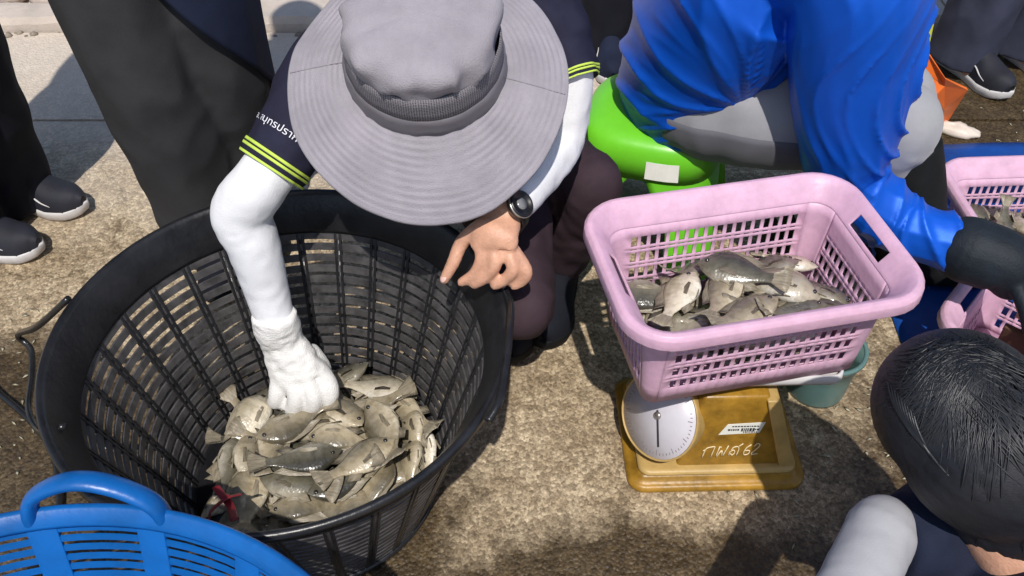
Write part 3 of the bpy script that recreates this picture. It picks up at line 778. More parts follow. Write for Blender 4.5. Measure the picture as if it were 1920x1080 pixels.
cb = tube([P(-30, 705, .01), P(0, 738, .012), P(40, 772, .014), P(72, 806, .012), P(100, 850, .010), P(112, 930, .010), P(100, 1010, .01)], .0062, 60, 10)
tag(add('cable', cb, M['wire']), 'black cable curving over the wet floor left of the black basket', 'cable')
rb = [tube([P(404, 912, .20), P(418, 930, .205), P(432, 948, .21), P(440, 975, .24)], [(.006, .0012)] * 4, 20, 8), tube([P(452, 926, .2), P(436, 930, .207), P(424, 934, .212), P(396, 958, .20), P(392, 975, .19)], [(.005, .0012)] * 5, 20, 8), ball(P(426, 934, .206), .006, 10, 8)]
tag(add('ribbon', join(rb), M['red']), 'dark red plastic string knotted to the slats of the black basket', 'string')

# ================================================================== FISH
def fish_mesh(seed, mat, L=.125, H=.050, T=.024, bend=0.0, nx=22, nk=14):
    """one tilapia: x from snout to tail, z dorsal up, y thickness; body and fins one mesh"""
    rnd = random.Random(seed); v, f, mi = [], [], []
    def prof(t):  # half heights above and below the midline, half thickness (0..1 along the body up to the tail root)
        up = [(0, .02), (.05, .17), (.14, .34), (.28, .52), (.42, .55), (.6, .44), (.78, .25), (.9, .15), (1, .155)]
        dn = [(0, .03), (.05, .14), (.14, .28), (.28, .43), (.42, .46), (.6, .36), (.78, .21), (.9, .14), (1, .145)]
        th = [(0, .06), (.05, .30), (.14, .72), (.26, .98), (.42, 1.0), (.6, .72), (.78, .38), (.9, .22), (1, .12)]
        g = lambda a: float(np.interp(t, [q[0] for q in a], [q[1] for q in a]))
        return g(up), g(dn), g(th)
    BL = L * .82
    cy = lambda x: bend * ((x / L) - .4) ** 2 * L * 1.6 + bend * .12 * L * (x / L)
    for i in range(nx + 1):
        t = i / nx; t = t ** 1.15; u, d, th = prof(t); x = t * BL
        for j in range(nk):
            a = 2 * math.pi * j / nk; c, s = math.cos(a), math.sin(a)
            e = .80
            yy = math.copysign(abs(c) ** e, c) * th * T / 2; zz = math.copysign(abs(s) ** 1.0, s) * (u if s > 0 else d) * H
            if .215 < t < .30: yy *= 1.07          # gill cover edge
            if .30 <= t < .335: yy *= .95
            v.append(Vector((x, cy(x) + yy, zz)))
    for i in range(nx):
        for j in range(nk):
            k = (j + 1) % nk; f.append((i * nk + j, i * nk + k, (i + 1) * nk + k, (i + 1) * nk + j)); mi.append(0)
    c0 = len(v); v.append(Vector((-.0015, cy(0), -.001)))
    for j in range(nk): f.append((c0, (j + 1) % nk, j)); mi.append(0)
    def fin(rows):
        """rows: list of lists of points (x, z); given a thickness that thins to the edge"""
        n = len(rows[0]); b = len(v)
        for sgn in (1, -1):
            for k, r_ in enumerate(rows):
                w = .0014 * (1 - k / (len(rows) - .6))
                for (x, y, z) in r_: v.append(Vector((x, cy(x) + y + sgn * w, z)))
        m = len(rows) * n
        for k in range(len(rows) - 1):
            for j in range(n - 1):
                q = (b + k * n + j, b + k * n + j + 1, b + (k + 1) * n + j + 1, b + (k + 1) * n + j)
                f.append(q); f.append(tuple(i + m for i in q[::-1])); mi.extend((1, 1))
        e = [(k * n) for k in range(len(rows))], [(k * n + n - 1) for k in range(len(rows))]
        for ed in e:
            for k in range(len(ed) - 1):
                f.append((b + ed[k], b + ed[k + 1], b + m + ed[k + 1], b + m + ed[k])); mi.append(1)
        k = (len(rows) - 1) * n
        for j in range(n - 1): f.append((b + k + j, b + k + j + 1, b + m + k + j + 1, b + m + k + j)); mi.append(1)
    # dorsal fin, tail, anal fin, belly fins
    dl = [.30, .38, .46, .54, .62, .70, .78]
    b_ = [(t * BL, 0, prof(t)[0] * H * .94) for t in dl]
    lay = rnd.uniform(.35, .8)
    t_ = [(t * BL + .010 * (i / 6) + .004, rnd.uniform(-.001, .001), prof(t)[0] * H * .94 + H * lay * (.16 + .10 * math.sin(i * 2.2) * .3 + .10 * (i / 6))) for i, t in enumerate(dl)]
    fin([b_, t_])
    sp = [-.15, -.09, -.03, .03, .09, .15]
    fin([[(BL * .985, 0, s * H) for s in sp], [(BL + L * .09, rnd.uniform(-.002, .002), s * H * 2.0) for s in sp], [(BL + L * .185 - abs(s) * .02, rnd.uniform(-.003, .003), s * H * 2.7) for s in sp]])
    al = [.60, .68, .76]
    fin([[(t * BL, 0, -prof(t)[1] * H * .93) for t in al], [(t * BL + .010, 0, -prof(t)[1] * H * .93 - H * .17) for t in al]])
    for sg in (1, -1):
        yb = sg * T * .42
        fin([[(.34 * BL, yb * .6, -.40 * H), (.40 * BL, yb * .6, -.41 * H)], [(.50 * BL, yb * .9, -.50 * H), (.52 * BL, yb * .8, -.46 * H)]])
        fin([[(.30 * BL, yb * 1.0, -.06 * H), (.31 * BL, yb * 1.05, -.14 * H)], [(.42 * BL, yb * 1.15, -.04 * H), (.45 * BL, yb * 1.12, -.18 * H)], [(.53 * BL, yb * .98, -.10 * H), (.53 * BL, yb * .98, -.2 * H)]])
    me = mesh_data('fish', v, f, [mat, M['fin']], True, None, mi)
    ev = []
    for sg in (1, -1):
        x = .115 * BL; ev.append((Vector((x, cy(x) + sg * T * .29, H * .085)), sg))
    return me, ev
eye_bits = join([ball((0, 0, 0), (.0034, .0024, .0034), 12, 8)])
eye_me = mesh_data('eye', eye_bits[0], eye_bits[1], M['eye'])
KINDS = []
for i, (mt, L, H, T, b) in enumerate([('fish', .128, .052, .021, .25), ('fish', .112, .047, .019, -.35), ('fish', .142, .056, .022, .5), ('fish_dark', .130, .055, .022, -.15), ('fish_dark', .114, .047, .020, .4), ('fish_pale', .132, .054, .022, .1), ('fish_pale', .145, .053, .026, -.5)]):
    KINDS.append(fish_mesh(i + 1, M[mt], L, H, T, b))
def put_fish(kind, loc, head, roll=0.0, pitch=0.0, side=1, label=None, group=None, scale=1.0):
    """head: world angle the snout points at; lies on one flank"""
    me, ev = KINDS[kind]
    o = link('fish', me)
    m = Matrix.Rotation(head + math.pi, 4, 'Z') @ Matrix.Rotation(pitch, 4, 'Y') @ Matrix.Rotation(side * R(90) + roll, 4, 'X') @ Matrix.Translation((-.055, 0, 0))
    o.matrix_world = Matrix.Translation(loc) @ m @ Matrix.Scale(scale, 4)
    for p, sg in ev: link('eye', eye_me, o, p)
    return tag(o, label, 'fish', group)

GB = 'fish heaped in the black basket'
LB = 'silver brown fish lying in the heap at the bottom of the black basket'
rnd = random.Random(21)
def dome(x, y):
    d = math.hypot((x - BB.x - .012) / .185, (y - BB.y + .0) / .19); return .05 + .075 * max(0, 1 - d * d * .75)
# lower layers
for i in range(34):
    a, r = rnd.uniform(0, 6.283), .165 * math.sqrt(rnd.random())
    x, y = BB.x + .01 + r * math.cos(a), BB.y + r * math.sin(a)
    put_fish(rnd.choice((0, 1, 2, 3, 4, 0, 1)), (x, y, dome(x, y) - .018 - .014 * rnd.random()), rnd.uniform(0, 6.28), rnd.uniform(-.5, .5), rnd.uniform(-.25, .25), rnd.choice((1, -1)), LB, GB)
# the top layer, one by one: pixel of the middle, angle of the snout in the picture, kind, lift, label
top = [
 (540, 800, 205, 0, .012, 0, 'broad beige fish below the white glove in the black basket'), (636, 818, 172, 1, .010, 0, 'rounded fish at the middle of the black basket heap'), (575, 860, 12, 3, .016, 0, 'dark backed fish lying level left of the middle of the black basket'), (685, 862, 30, 0, .018, 0, 'long beige fish slanting up to the right in the black basket'),
 (640, 775, 320, 0, .004, .2, None), (716, 732, 352, 5, .022, .15, 'pale cream fish at the back of the heap right of the white glove'),
 (722, 800, 118, 2, .014, .5, 'fish slanting down the right of the black basket heap below the pale cream one'), (772, 812, 95, 1, .010, .6, 'fish standing on edge along the right side of the black basket heap'), (468, 862, 96, 0, .012, -.3, 'upright fish at the left edge of the black basket heap'), (478, 776, 58, 6, .024, -.3, 'white bellied fish left of the white glove'),
 (640, 712, 20, 4, .010, .3, 'small dark headed fish poking up beside the white gloved knuckles'),
 (570, 945, 185, 1, .004, 0, 'fish at the front left of the black basket heap beside its front rim'), (648, 945, 10, 0, .002, 0, 'fish at the front of the black basket heap nearest the rim'), (545, 905, 165, 3, .002, .2, None), (640, 905, 205, 4, .004, 0, None), (470, 925, 80, 2, .000, -.2, None),
 (700, 905, 60, 0, .004, .4, None), (765, 870, 80, 1, .006, .5, None), (738, 930, 40, 0, .000, .4, None), (800, 850, 100, 5, .000, .9, 'white fish stood on edge against the right slats'),
 (508, 838, 80, 1, .004, .2, None), (600, 790, 200, 2, .000, 0, None), (690, 770, 200, 0, .004, 0, None), (436, 870, 75, 3, .004, -.6, None), (760, 770, 140, 0, .004, .3, None)]
for (px, py, ang, kd, lift, roll, lb) in top:
    p = P(px, py, .09); z = dome(p.x, p.y) + lift; p = P(px, py, z)
    q = P(px + 30 * math.cos(R(ang)), py - 30 * math.sin(R(ang)), z); h = math.atan2(q.y - p.y, q.x - p.x)
    put_fish(kd, p, h, roll + rnd.uniform(-.12, .12), rnd.uniform(-.1, .1), 1 if rnd.random() < .6 else -1, lb or LB, None if lb else GB, 1.12)

GP = 'fish heaped in the pink basket on the scale'
LP = 'grey fish lying in the heap inside the pink basket on the scale'
for i in range(30):
    u, w_ = rnd.uniform(-.115, .115), rnd.uniform(-.046, .050)
    x = PK.x + u * math.cos(PKR) - w_ * math.sin(PKR); y = PK.y + u * math.sin(PKR) + w_ * math.cos(PKR)
    put_fish(rnd.choice((0, 1, 3, 4, 5)), (x, y, PK.z + .020 + .044 * rnd.random()), rnd.uniform(0, 6.28), rnd.uniform(-.4, .4), rnd.uniform(-.15, .15), rnd.choice((1, -1)), LP, GP)
top = [
 (1278, 552, 58, 5, .062, .15, 1, 1.0, 'pale silver fish lying slantwise on the left of the pink basket heap'),
 (1362, 545, 62, 0, .070, .1, 1, 1.05, 'silver fish lying steeply in the middle of the pink basket heap'),
 (1372, 510, 165, 3, .084, .3, -1, 1.05, 'dark headed fish with a clear eye at the back of the pink basket heap'),
 (1480, 535, 344, 6, .080, -.1, 1, 1.1, 'large fish with a bright white belly across the right of the pink basket heap'),
 (1405, 588, 25, 0, .076, 0, 1, 1.0, 'plump beige fish lying in front of the heap in the pink basket'),
 (1485, 590, 10, 4, .062, 0, 1, .95, 'dark yellowish fish right of the plump beige one in the pink basket'),
 (1215, 552, 170, 3, .050, .2, 1, 1.0, 'dark scaly fish at the left end of the pink basket'),
 (1290, 618, 15, 5, .044, .3, -1, 1.0, 'white fish near the front left corner of the pink basket'),
 (1440, 500, 12, 3, .058, .3, 1, .95, 'dark fish behind the large white bellied one in the pink basket'), (1300, 510, 30, 4, .050, .3, 1, .95, 'dark fish at the back left of the pink basket heap'), (1530, 572, 350, 3, .060, .2, 1, .85, 'dark fish at the right end of the pink basket heap'),
 (1420, 625, 190, 5, .048, .1, 1, .95, 'pale fish against the middle of the front rim in the pink basket'), (1462, 614, 345, 5, .046, 0, 1, .85, None), (1350, 610, 250, 4, .052, .2, 1, .8, None), (1540, 545, 330, 3, .056, .3, 1, .9, None), (1470, 490, 350, 5, .046, .3, 1, .8, None)]
for (px, py, ang, kd, h_, roll, sd, scl, lb) in top:
    scl *= 1.08; z = PK.z + .022 + h_ * .95; p = P(px, py, z); q = P(px + 30 * math.cos(R(ang)), py - 30 * math.sin(R(ang)), z)
    put_fish(kd, p, math.atan2(q.y - p.y, q.x - p.x), roll, rnd.uniform(-.08, .08), sd, lb or LP, None if lb else GP, scl)
G2 = 'fish heaped in the pink basket on the tarpaulin'
L2 = 'fish lying in the pink basket on the blue tarpaulin beyond the dark glove'
for i in range(34):
    lay = i // 12
    u, w_ = rnd.uniform(-.15, .15), rnd.uniform(-.085, .08)
    put_fish(rnd.choice((0, 3, 4, 5, 3, 6)), (1.155 + u, 1.475 + w_, .032 + .022 * lay + .01 * rnd.random()), rnd.uniform(0, 6.28), rnd.uniform(-.5, .5), rnd.uniform(-.2, .2), rnd.choice((1, -1)), L2, G2)

# ================================================================== PEOPLE
def person(label, base, vf, mat=None):
    """the body is one continuous skin; everything worn is a child"""
    root = link('person', None) if False else None
    v = [Vector(p) - Vector(base) for p in vf[0]]
    o = link('person', mesh_data('person', v, vf[1], mat or M['skin']), None, Vector(base))
    return tag(o, label, 'person')
def wear(name, vf, mat, who, smooth=True):
    return add(name, ([Vector(p) - who.location for p in vf[0]], vf[1]), mat, who, smooth)
V3 = lambda *a: Vector(a)

def head_parts(c, face, up, s=1.0):
    f = Vector(face).normalized(); u = (Vector(up) - f * Vector(up).dot(f)).normalized(); r = f.cross(u)
    rot = Matrix((r, f, u)).transposed()
    W = lambda x, y, z: Vector(c) + (r * x + f * y + u * z) * s
    return [ball(W(0, -.012, .03), (.074 * s, .094 * s, .088 * s), 22, 16, rot), ball(W(0, .030, -.045), (.056 * s, .055 * s, .068 * s), 18, 12, rot),
            ball(W(0, .092, -.012), (.012 * s, .018 * s, .024 * s), 10, 8, rot), ball(W(0, .075, -.095), (.022 * s, .016 * s, .016 * s), 10, 8, rot),
            ball(W(0, .086, -.052), (.024 * s, .010 * s, .009 * s), 10, 8, rot),
            ball(W(.076, -.01, -.01), (.010 * s, .020 * s, .032 * s), 10, 8, rot), ball(W(-.076, -.01, -.01), (.010 * s, .020 * s, .032 * s), 10, 8, rot)], W, rot
def relaxed_hand(w, d, palm, s=1.0):
    """palm and five curled fingers from wrist w pointing along d"""
    d = Vector(d).normalized(); n = (Vector(palm) - d * Vector(palm).dot(d)).normalized(); sd = d.cross(n); w = Vector(w)
    pts = [tube([w, w + d * .04 * s, w + d * .085 * s], [(.026 * s, .017 * s), (.036 * s, .014 * s), (.038 * s, .012 * s)], 14, 16, side=tuple(sd)), ball(w + d * .085 * s, .013 * s)]
    for k, (o, l) in enumerate(((-.030, .062), (-.010, .074), (.010, .070), (.029, .054))):
        b = w + d * .082 * s + sd * o * s
        pts.append(limb([b, b + d * l * .5 * s + n * .006, b + d * l * .8 * s + n * .022 * s, b + d * l * .85 * s + n * .04 * s], [.0092 * s, .0088 * s, .008 * s, .0072 * s], 12, 10))
    b = w + d * .02 * s - sd * .026 * s
    pts.append(limb([b, b + d * .03 * s - sd * .022 * s + n * .01, b + d * .06 * s - sd * .026 * s + n * .022 * s], [.012 * s, .0105 * s, .008 * s], 12, 10))
    return pts
def leg_parts(h, k, a, toe):
    h, k, a, toe = map(Vector, (h, k, a, toe))
    return [limb([h, h.lerp(k, .5), k], [.062, .054, .040]), limb([k, k.lerp(a, .35), a], [.040, .040, .030]), limb([a + V3(0, 0, -.02), a.lerp(toe, .5) + V3(0, 0, -.018), toe], [.034, .032, .022])]
def torso_parts(hip, chest, neck, side, w=.15):
    q = .74
    hip, chest, neck = map(Vector, (hip, chest, neck))
    return [tube([hip - (chest - hip).normalized() * .06, hip, hip.lerp(chest, .5), chest, chest.lerp(neck, .75)], [(.10 * q, .08 * q), (.155 * q, .105 * q), (.135 * q, .095 * q), (.165 * q, .11 * q), (.06, .055)], 30, 26, side=side), ball(hip, (.10, .09, .08)), tube([chest.lerp(neck, .5), neck, neck + (neck - chest).normalized() * .06], [.062, .052, .05], 12, 16)]

def loose(pts, rad, seed, amp=.004, around=2.0, along=5.0, twist=1.5, amp2=.003, n=70, k=48, side=(1, 0, 0), along2=9):
    return Tube(pts, rad, n, k, side, folds(seed, amp, around, along, twist, amp2, 1.6, along2))
def eyes(who, W, rot, s=1.0):
    for x in (-.032, .032):
        c = W(x, .074, .008); wear('eye', ball(c, .0125 * s, 12, 8), M['sole'], who); 
M['iris'] = pbr('dark_iris', (.02, .012, .008), .15)

# ---- shoes
def shoe(who, ankle, toe_dir, name='shoe', upper=None, sole=None, L=.27, W=.090, logo=True):
    d = Vector((toe_dir[0], toe_dir[1], 0)).normalized(); a = Vector((ankle[0], ankle[1], 0)); s_ = Vector((-d.y, d.x, 0))
    back = -.075
    def outline(t, grow=0.0):
        x = back + L * t
        w = W / 2 * float(np.interp(t, [0, .04, .12, .3, .48, .7, .86, .95, 1], [.05, .42, .66, .70, .72, 1.0, .86, .52, .05])) + grow
        skew = .008 * math.sin(t * 2.6)
        return x, w, skew
    n = 26; v, f = [], []
    lev = [(0, -.004), (.004, .001), (.020, .003), (.027, .0015), (.0285, -.004)]
    ring = []
    for t in [i / n for i in range(n + 1)]: ring.append((t, 1))
    for t in [1 - i / n for i in range(1, n)]: ring.append((t, -1))
    m = len(ring)
    for z, g in lev:
        for t, sg in ring:
            x, w, sk = outline(t, g); zz = z + .016 * max(0, (t - .72) / .28) ** 2 * (1 - .3 * (z > .02))
            ex = g if t > .97 else (-g if t < .03 else 0)
            v.append(a + d * (x + ex) + s_ * (sg * w + sk) + V3(0, 0, zz))
    for i in range(len(lev) - 1):
        for j in range(m):
            q = (j + 1) % m; f.append((i * m + j, i * m + q, (i + 1) * m + q, (i + 1) * m + j))
    f.append(tuple(range(m))[::-1]); f.append(tuple(range((len(lev) - 1) * m, len(lev) * m)))
    root = wear(name, (v, f), sole or M['sole'], who)
    # upper: a skin over the last
    v, f = [], []; ns, nk = 30, 18
    for i in range(ns + 1):
        t = .012 + .976 * i / ns; x, w, sk = outline(t, .001)
        h = float(np.interp(t, [0, .03, .12, .25, .38, .52, .7, .88, .97, 1], [.05, .078, .098, .100, .096, .076, .056, .046, .030, .008]))
        z0 = .024 + .014 * max(0, (t - .72) / .28) ** 2
        for j in range(nk + 1):
            b = math.pi * j / nk; e = .78
            y = math.copysign(abs(math.cos(b)) ** e, math.cos(b)) * w * (1 - .18 * math.sin(b) * (t < .5)); z = z0 + (h) * math.sin(b) ** .9
            k = .0016 * math.sin(t * 70) if .42 < t < .66 and .25 < j / nk < .75 else 0
            v.append(a + d * x + s_ * (y + sk) + V3(0, 0, z + k))
    for i in range(ns):
        for j in range(nk): q = i * (nk + 1) + j; f.append((q, q + 1, q + nk + 2, q + nk + 1))
    f.append(tuple(range(nk + 1))); f.append(tuple(range(ns * (nk + 1), (ns + 1) * (nk + 1)))[::-1])
    wear('upper', (v, f), upper or M['shoe'], who).parent = root
    root.children[0].location = -root.location if False else (0, 0, 0)
    if logo:
        for sg in (1, -1):
            pts = []
            for t, zz in ((.40, .040), (.48, .056), (.58, .060), (.68, .050), (.76, .042)):
                x, w, sk = outline(t, 0); h = float(np.interp(t, [.38, .52, .7, .88], [.096, .076, .056, .046])); sn = (zz - .024) / h
                c_ = math.sqrt(max(0, 1 - min(1, sn) ** 2)) ** .78
                pts.append(a + d * x + s_ * (sg * (w * c_ + .001) + sk) + V3(0, 0, zz))
            o = wear('stripe', tube(pts, [.001, .0022, .0022, .0022, .001], 20, 8), M['sole'], who); o.parent = root
    return root

# ------------------------------------------------------------------ 1. the person in the grey hat
HB = P(798, 124, .690)                                     # where the brim meets the crown
AX = Vector((.02, -.44, .898)).normalized()
hq = AX.to_track_quat('Z', 'X').to_matrix()
hx = Vector((1, 0, 0)); hx = (hx - AX * hx.dot(AX)).normalized(); hy = AX.cross(hx)
hm = Matrix((hx, hy, AX)).transposed()
face1 = (Vector((0, -.80, -.60))).normalized()
hparts, W1, rot1 = head_parts(HB + AX * -.005 + V3(0, .01, 0), face1, AX)
SL, EL, WL = V3(-.265, 1.205, .625), V3(-.412, 1.075, .455), V3(-.386, 1.020, .235)
SR, ER, WR = V3(.050, 1.285, .66), V3(.075, 1.195, .495), P(950, 396, .490)
HIP, CH, NK = V3(-.04, 1.52, .27), V3(-.085, 1.335, .56), V3(-.10, 1.195, .655)
KA, KB = P(975, 575, .285), P(1112, 345, .355)
AA, AB = V3(.000, 1.34, .085), V3(.100, 1.375, .075)
bp = hparts + torso_parts(HIP, CH, NK, (1, 0, 0)) + [limb([V3(-.17, 1.26, .61), SL], [.05, .042]), limb([V3(-.03, 1.29, .63), SR], [.05, .042])]
bp += [limb([SL, SL.lerp(EL, .5), EL], [.040, .032, .026]), limb([EL, EL.lerp(WL, .3), WL], [.026, .026, .022]), limb([SR, SR.lerp(ER, .5), ER], [.040, .032, .027]), limb([ER, ER.lerp(WR, .4), WR], [.027, .027, .0245])]
bp += leg_parts(HIP + V3(-.02, -.02, 0), KA, AA, AA + V3(-.01, -.13, -.045)) + leg_parts(HIP + V3(.09, 0, .02), KB, AB, AB + V3(-.04, -.13, -.045))
# the bare left hand gripping the rim
def pz(l): return [P(x, y, z) for x, y, z in l]
wr = WR
pc = P(928, 438, .478)
bp.append(tube([wr + V3(0, .02, .006), wr.lerp(pc, .55), pc, P(925, 462, .462)], [(.025, .019), (.031, .017), (.038, .0165), (.036, .0145)], 22, 18, side=(1, 0, 0)))
bp.append(ball(P(925, 461, .460), (.034, .012, .013)))
fing = [
 (pz([(893, 430, .474), (866, 455, .452), (850, 492, .428), (833, 524, .404)]), [.0125, .0112, .0102, .0078]),
 (pz([(898, 452, .466), (903, 484, .444), (890, 513, .419), (866, 529, .402)]), [.0108, .0102, .0094, .0078]),
 (pz([(920, 453, .466), (929, 492, .444), (912, 518, .418), (890, 533, .402)]), [.0108, .0104, .0096, .0080]),
 (pz([(944, 456, .463), (962, 500, .440), (948, 523, .416), (928, 535, .402)]), [.0106, .0102, .0094, .0078]),
 (pz([(962, 466, .455), (987, 505, .432), (982, 524, .414), (964, 536, .402)]), [.0096, .0092, .0086, .0072])]
for pts, rr_ in fing: bp.append(limb(pts, rr_, 26, 14))
# the right hand (inside its knit glove) closing on the fish
WG = WL; GK = P(562, 712, .170)
FG = [
 (pz([(596, 690, .182), (616, 722, .168), (616, 748, .142), (598, 752, .128)]), [.0165, .0165, .0155, .014]),
 (pz([(572, 700, .182), (588, 737, .164), (586, 760, .138), (570, 760, .124)]), [.0165, .0165, .0155, .014]),
 (pz([(548, 708, .178), (556, 742, .160), (552, 762, .136), (540, 762, .124)]), [.0160, .0160, .0150, .0135]),
 (pz([(524, 708, .172), (520, 735, .156), (518, 752, .136), (514, 752, .126)]), [.0150, .0148, .0140, .0125]),
 (pz([(585, 660, .196), (606, 690, .165), (606, 722, .135)]), [.0150, .0140, .0125])]
for pts, rr_ in FG: bp.append(limb(pts, [r * .62 for r in rr_], 18, 10))
bp.append(tube([WL + V3(0, 0, .02), WL.lerp(GK, .5), GK], [(.024, .018), (.034, .018), (.036, .016)], 16, 16, side=(1, 0, 0)))
p1 = person('person in a grey wide brimmed hat reaching a white sleeved arm into the black basket', (-.02, 1.32, 0), union(bp, .0040, 1))
# nails
for pts, rr_ in fing[:1]:
    t = pts[-1]; d = (pts[-1] - pts[-2]).normalized()
    wear('nail', ball(t + V3(-.001, -.003, .0045), (.0058, .0068, .0028), 12, 8, d.to_track_quat('Y', 'Z').to_matrix()), M['nail'], p1)
# polo shirt: torso and yoke, then the two sleeves with striped hems
fd = folds(4, .006, 1.6, 4, 1.0, .004, 1.4, 8)
sh = union([Tube([HIP + V3(0, .02, -.05), HIP, HIP.lerp(CH, .5), CH, CH.lerp(NK, .6), NK], [(.14, .13), (.165, .145), (.150, .13), (.155, .125), (.115, .09), (.060, .058)], 60, 56, (1, 0, 0), fd).mesh(),
            limb([V3(-.17, 1.29, .60), SL], [.085, .072]), limb([V3(-.03, 1.30, .62), SR], [.075, .062])], .0065, 3)
shirt = wear('polo_shirt', sh, M['navy'], p1)
hemL = P(508, 318, .522)
slT = Tube([V3(-.215, 1.245, .645), SL + V3(-.01, 0, .0), SL.lerp(hemL, .55), hemL], [(.070, .070), (.064, .064), (.055, .057), (.047, .050)], 50, 48, (0, 1, 0), folds(9, .003, 1.5, 4, .8, .002, 1.5, 6))
wear('sleeve', slT.mesh(0, -.03), M['navy'], p1)
hemR = P(1064, 138, .603)
srT = Tube([V3(.01, 1.30, .64), SR, SR.lerp(hemR, .6), hemR + V3(.003, -.012, -.012)], [(.070, .070), (.062, .062), (.053, .055), (.046, .048)], 50, 48, (0, 1, 0), folds(12, .003, 1.5, 4, .8, .002, 1.5, 6))
wear('sleeve', srT.mesh(0, -.03), M['navy'], p1)
for T_ in (slT, srT):
    for u0, u1 in ((.905, .925), (.936, .954), (.984, 1.0)):
        v, f = [], []; K = 48
        for j in range(K):
            for u, o in ((u0, .0004), (u0, .0018), (u1, .0018), (u1, .0004)): v.append(T_.point(u, 2 * math.pi * j / K, o))
        for j in range(K):
            q = (j + 1) % K
            for i in range(3): f.append((j * 4 + i, q * 4 + i, q * 4 + i + 1, j * 4 + i + 1))
        wear('hem_stripe', (v, f), M['lime_trim'], p1)
# white printed lettering round the sleeve
fc = bpy.data.curves.new('sleeve_lettering', 'FONT'); fc.body = 'จ. สมุทรปราการ'; fc.size = .0155; fc.resolution_u = 3
fo = bpy.data.objects.new('tmp', fc); COL.objects.link(fo)
dg = bpy.context.evaluated_depsgraph_get(); dg.update(); tm = fo.evaluated_get(dg).to_mesh()
tvs = [p.co.copy() for p in tm.vertices]; tfs = [tuple(p.vertices) for p in tm.polygons]; fo.evaluated_get(dg).to_mesh_clear(); bpy.data.objects.remove(fo)
if tvs:
    bmx = bmesh.new(); vs = [bmx.verts.new(p) for p in tvs]
    for q in tfs:
        try: bmx.faces.new([vs[i] for i in q])
        except ValueError: pass
    bmesh.ops.subdivide_edges(bmx, edges=[e for e in bmx.edges if e.calc_length() > .004], cuts=2)
    bmesh.ops.triangulate(bmx, faces=bmx.faces); bmx.verts.index_update()
    tvs = [p.co.copy() for p in bmx.verts]; tfs = [tuple(q.index for q in g.verts) for g in bmx.faces]; bmx.free()
    x0, x1 = min(p.x for p in tvs), max(p.x for p in tvs)
    # find the angle of the sleeve that faces the lens and which way the writing runs
    best = max(range(72), key=lambda k: (slT.point(.7, R(5 * k)) - slT.point(.7, R(5 * k + 180))).normalized().dot((cam.location - slT.point(.7, 0)).normalized()))
    th0 = R(5 * best); c_ = slT.point(.75, th0); nrm = (c_ - slT.point(.75, th0 + math.pi)).normalized(); upd = (slT.point(.7, th0) - slT.point(.8, th0)).normalized()
    sgn = 1 if (slT.point(.75, th0 + .2) - slT.point(.75, th0 - .2)).dot(upd.cross(nrm)) > 0 else -1
    rr_ = .052
    o = []
    for p in tvs:
        s_ = (p.x - (x0 + x1) / 2) / rr_ * sgn * 1.0; u = .75 - (p.y - .006) / slT.L[-1] * 1.0
        o.append(slT.point(u, th0 + s_ - sgn * .50, .0016))
    wear('sleeve_lettering', (o, tfs), M['white_print'], p1, False)
# stretch arm sleeves
wsl = union([Tube([SL.lerp(hemL, .6), hemL + V3(-.012, -.012, -.01), EL + V3(-.004, .002, .0), EL.lerp(WL, .25), EL.lerp(WL, .6), WL + V3(.0, -.0, .025)], [.040, .0420, .0455, .0410, .0350, .0305], 150, 56, (0, 1, 0), folds(5, .0005, 2, 3, .5, .0010, 1.4, 18)).mesh()], .0042, 2)
wear('arm_sleeve', wsl, M['white_sleeve'], p1)
wsr = union([Tube([SR.lerp(hemR, .7), hemR, ER + V3(.004, .01, .02), ER.lerp(WR, .18), ER.lerp(WR, .6), WR.lerp(ER, .10)], [.040, .039, .039, .038, .035, .0305], 80, 40, (0, 1, 0), folds(6, .001, 2, 3, .5, .0018, 1.2, 14)).mesh()], .0042, 2)
wear('arm_sleeve', wsr, M['white_sleeve'], p1)
# knit glove, one skin: gathered cuff, back of the hand, five fingers
gp = [Tube([WL + V3(0, 0, .055), WL + V3(0, -.002, .022), WL + V3(.003, -.004, -.005), WL.lerp(GK, .6), GK], [(.033, .031), (.0355, .033), (.0345, .029), (.042, .027), (.049, .024)], 90, 44, (1, 0, 0), folds(3, .0016, 2.4, 3, .8, .0036, 1.5, 16)).mesh(), ball(GK, (.048, .026, .022))]
for pts, rr_ in FG: gp.append(limb(pts, rr_, 22, 14))
wear('knit_glove', union(gp, .0036, 2, .4), M['white_glove'], p1)
# trousers
tr = union([Tube([HIP + V3(0, .03, -.06), HIP, HIP.lerp(CH, .35)], [(.17, .15), (.185, .155), (.16, .13)], 30, 40, (1, 0, 0)).mesh(),
            loose([HIP + V3(-.05, -.02, .0), HIP.lerp(KA, .5) + V3(0, 0, .02), KA + V3(0, -.002, .004)], [.10, .078, .054], 3).mesh(), ball(KA + V3(0, -.002, .004), .055),
            loose([KA, KA.lerp(AA, .4), AA + V3(0, 0, .01)], [.055, .058, .054], 5).mesh(),
            loose([HIP + V3(.10, 0, .02), HIP.lerp(KB, .5) + V3(.03, 0, .0), KB], [.09, .070, .052], 7).mesh(), ball(KB, .053),
            loose([KB, KB.lerp(AB, .4), AB + V3(0, 0, .0)], [.052, .052, .048], 8).mesh()], .007, 3)
wear('trousers', tr, M['maroon_dark'], p1)
shoe(p1, AA, (-.05, -1), upper=M['black_cloth'], sole=M['boot'], logo=False)
shoe(p1, AB, (-.25, -1), upper=M['black_cloth'], sole=M['boot'], logo=False)
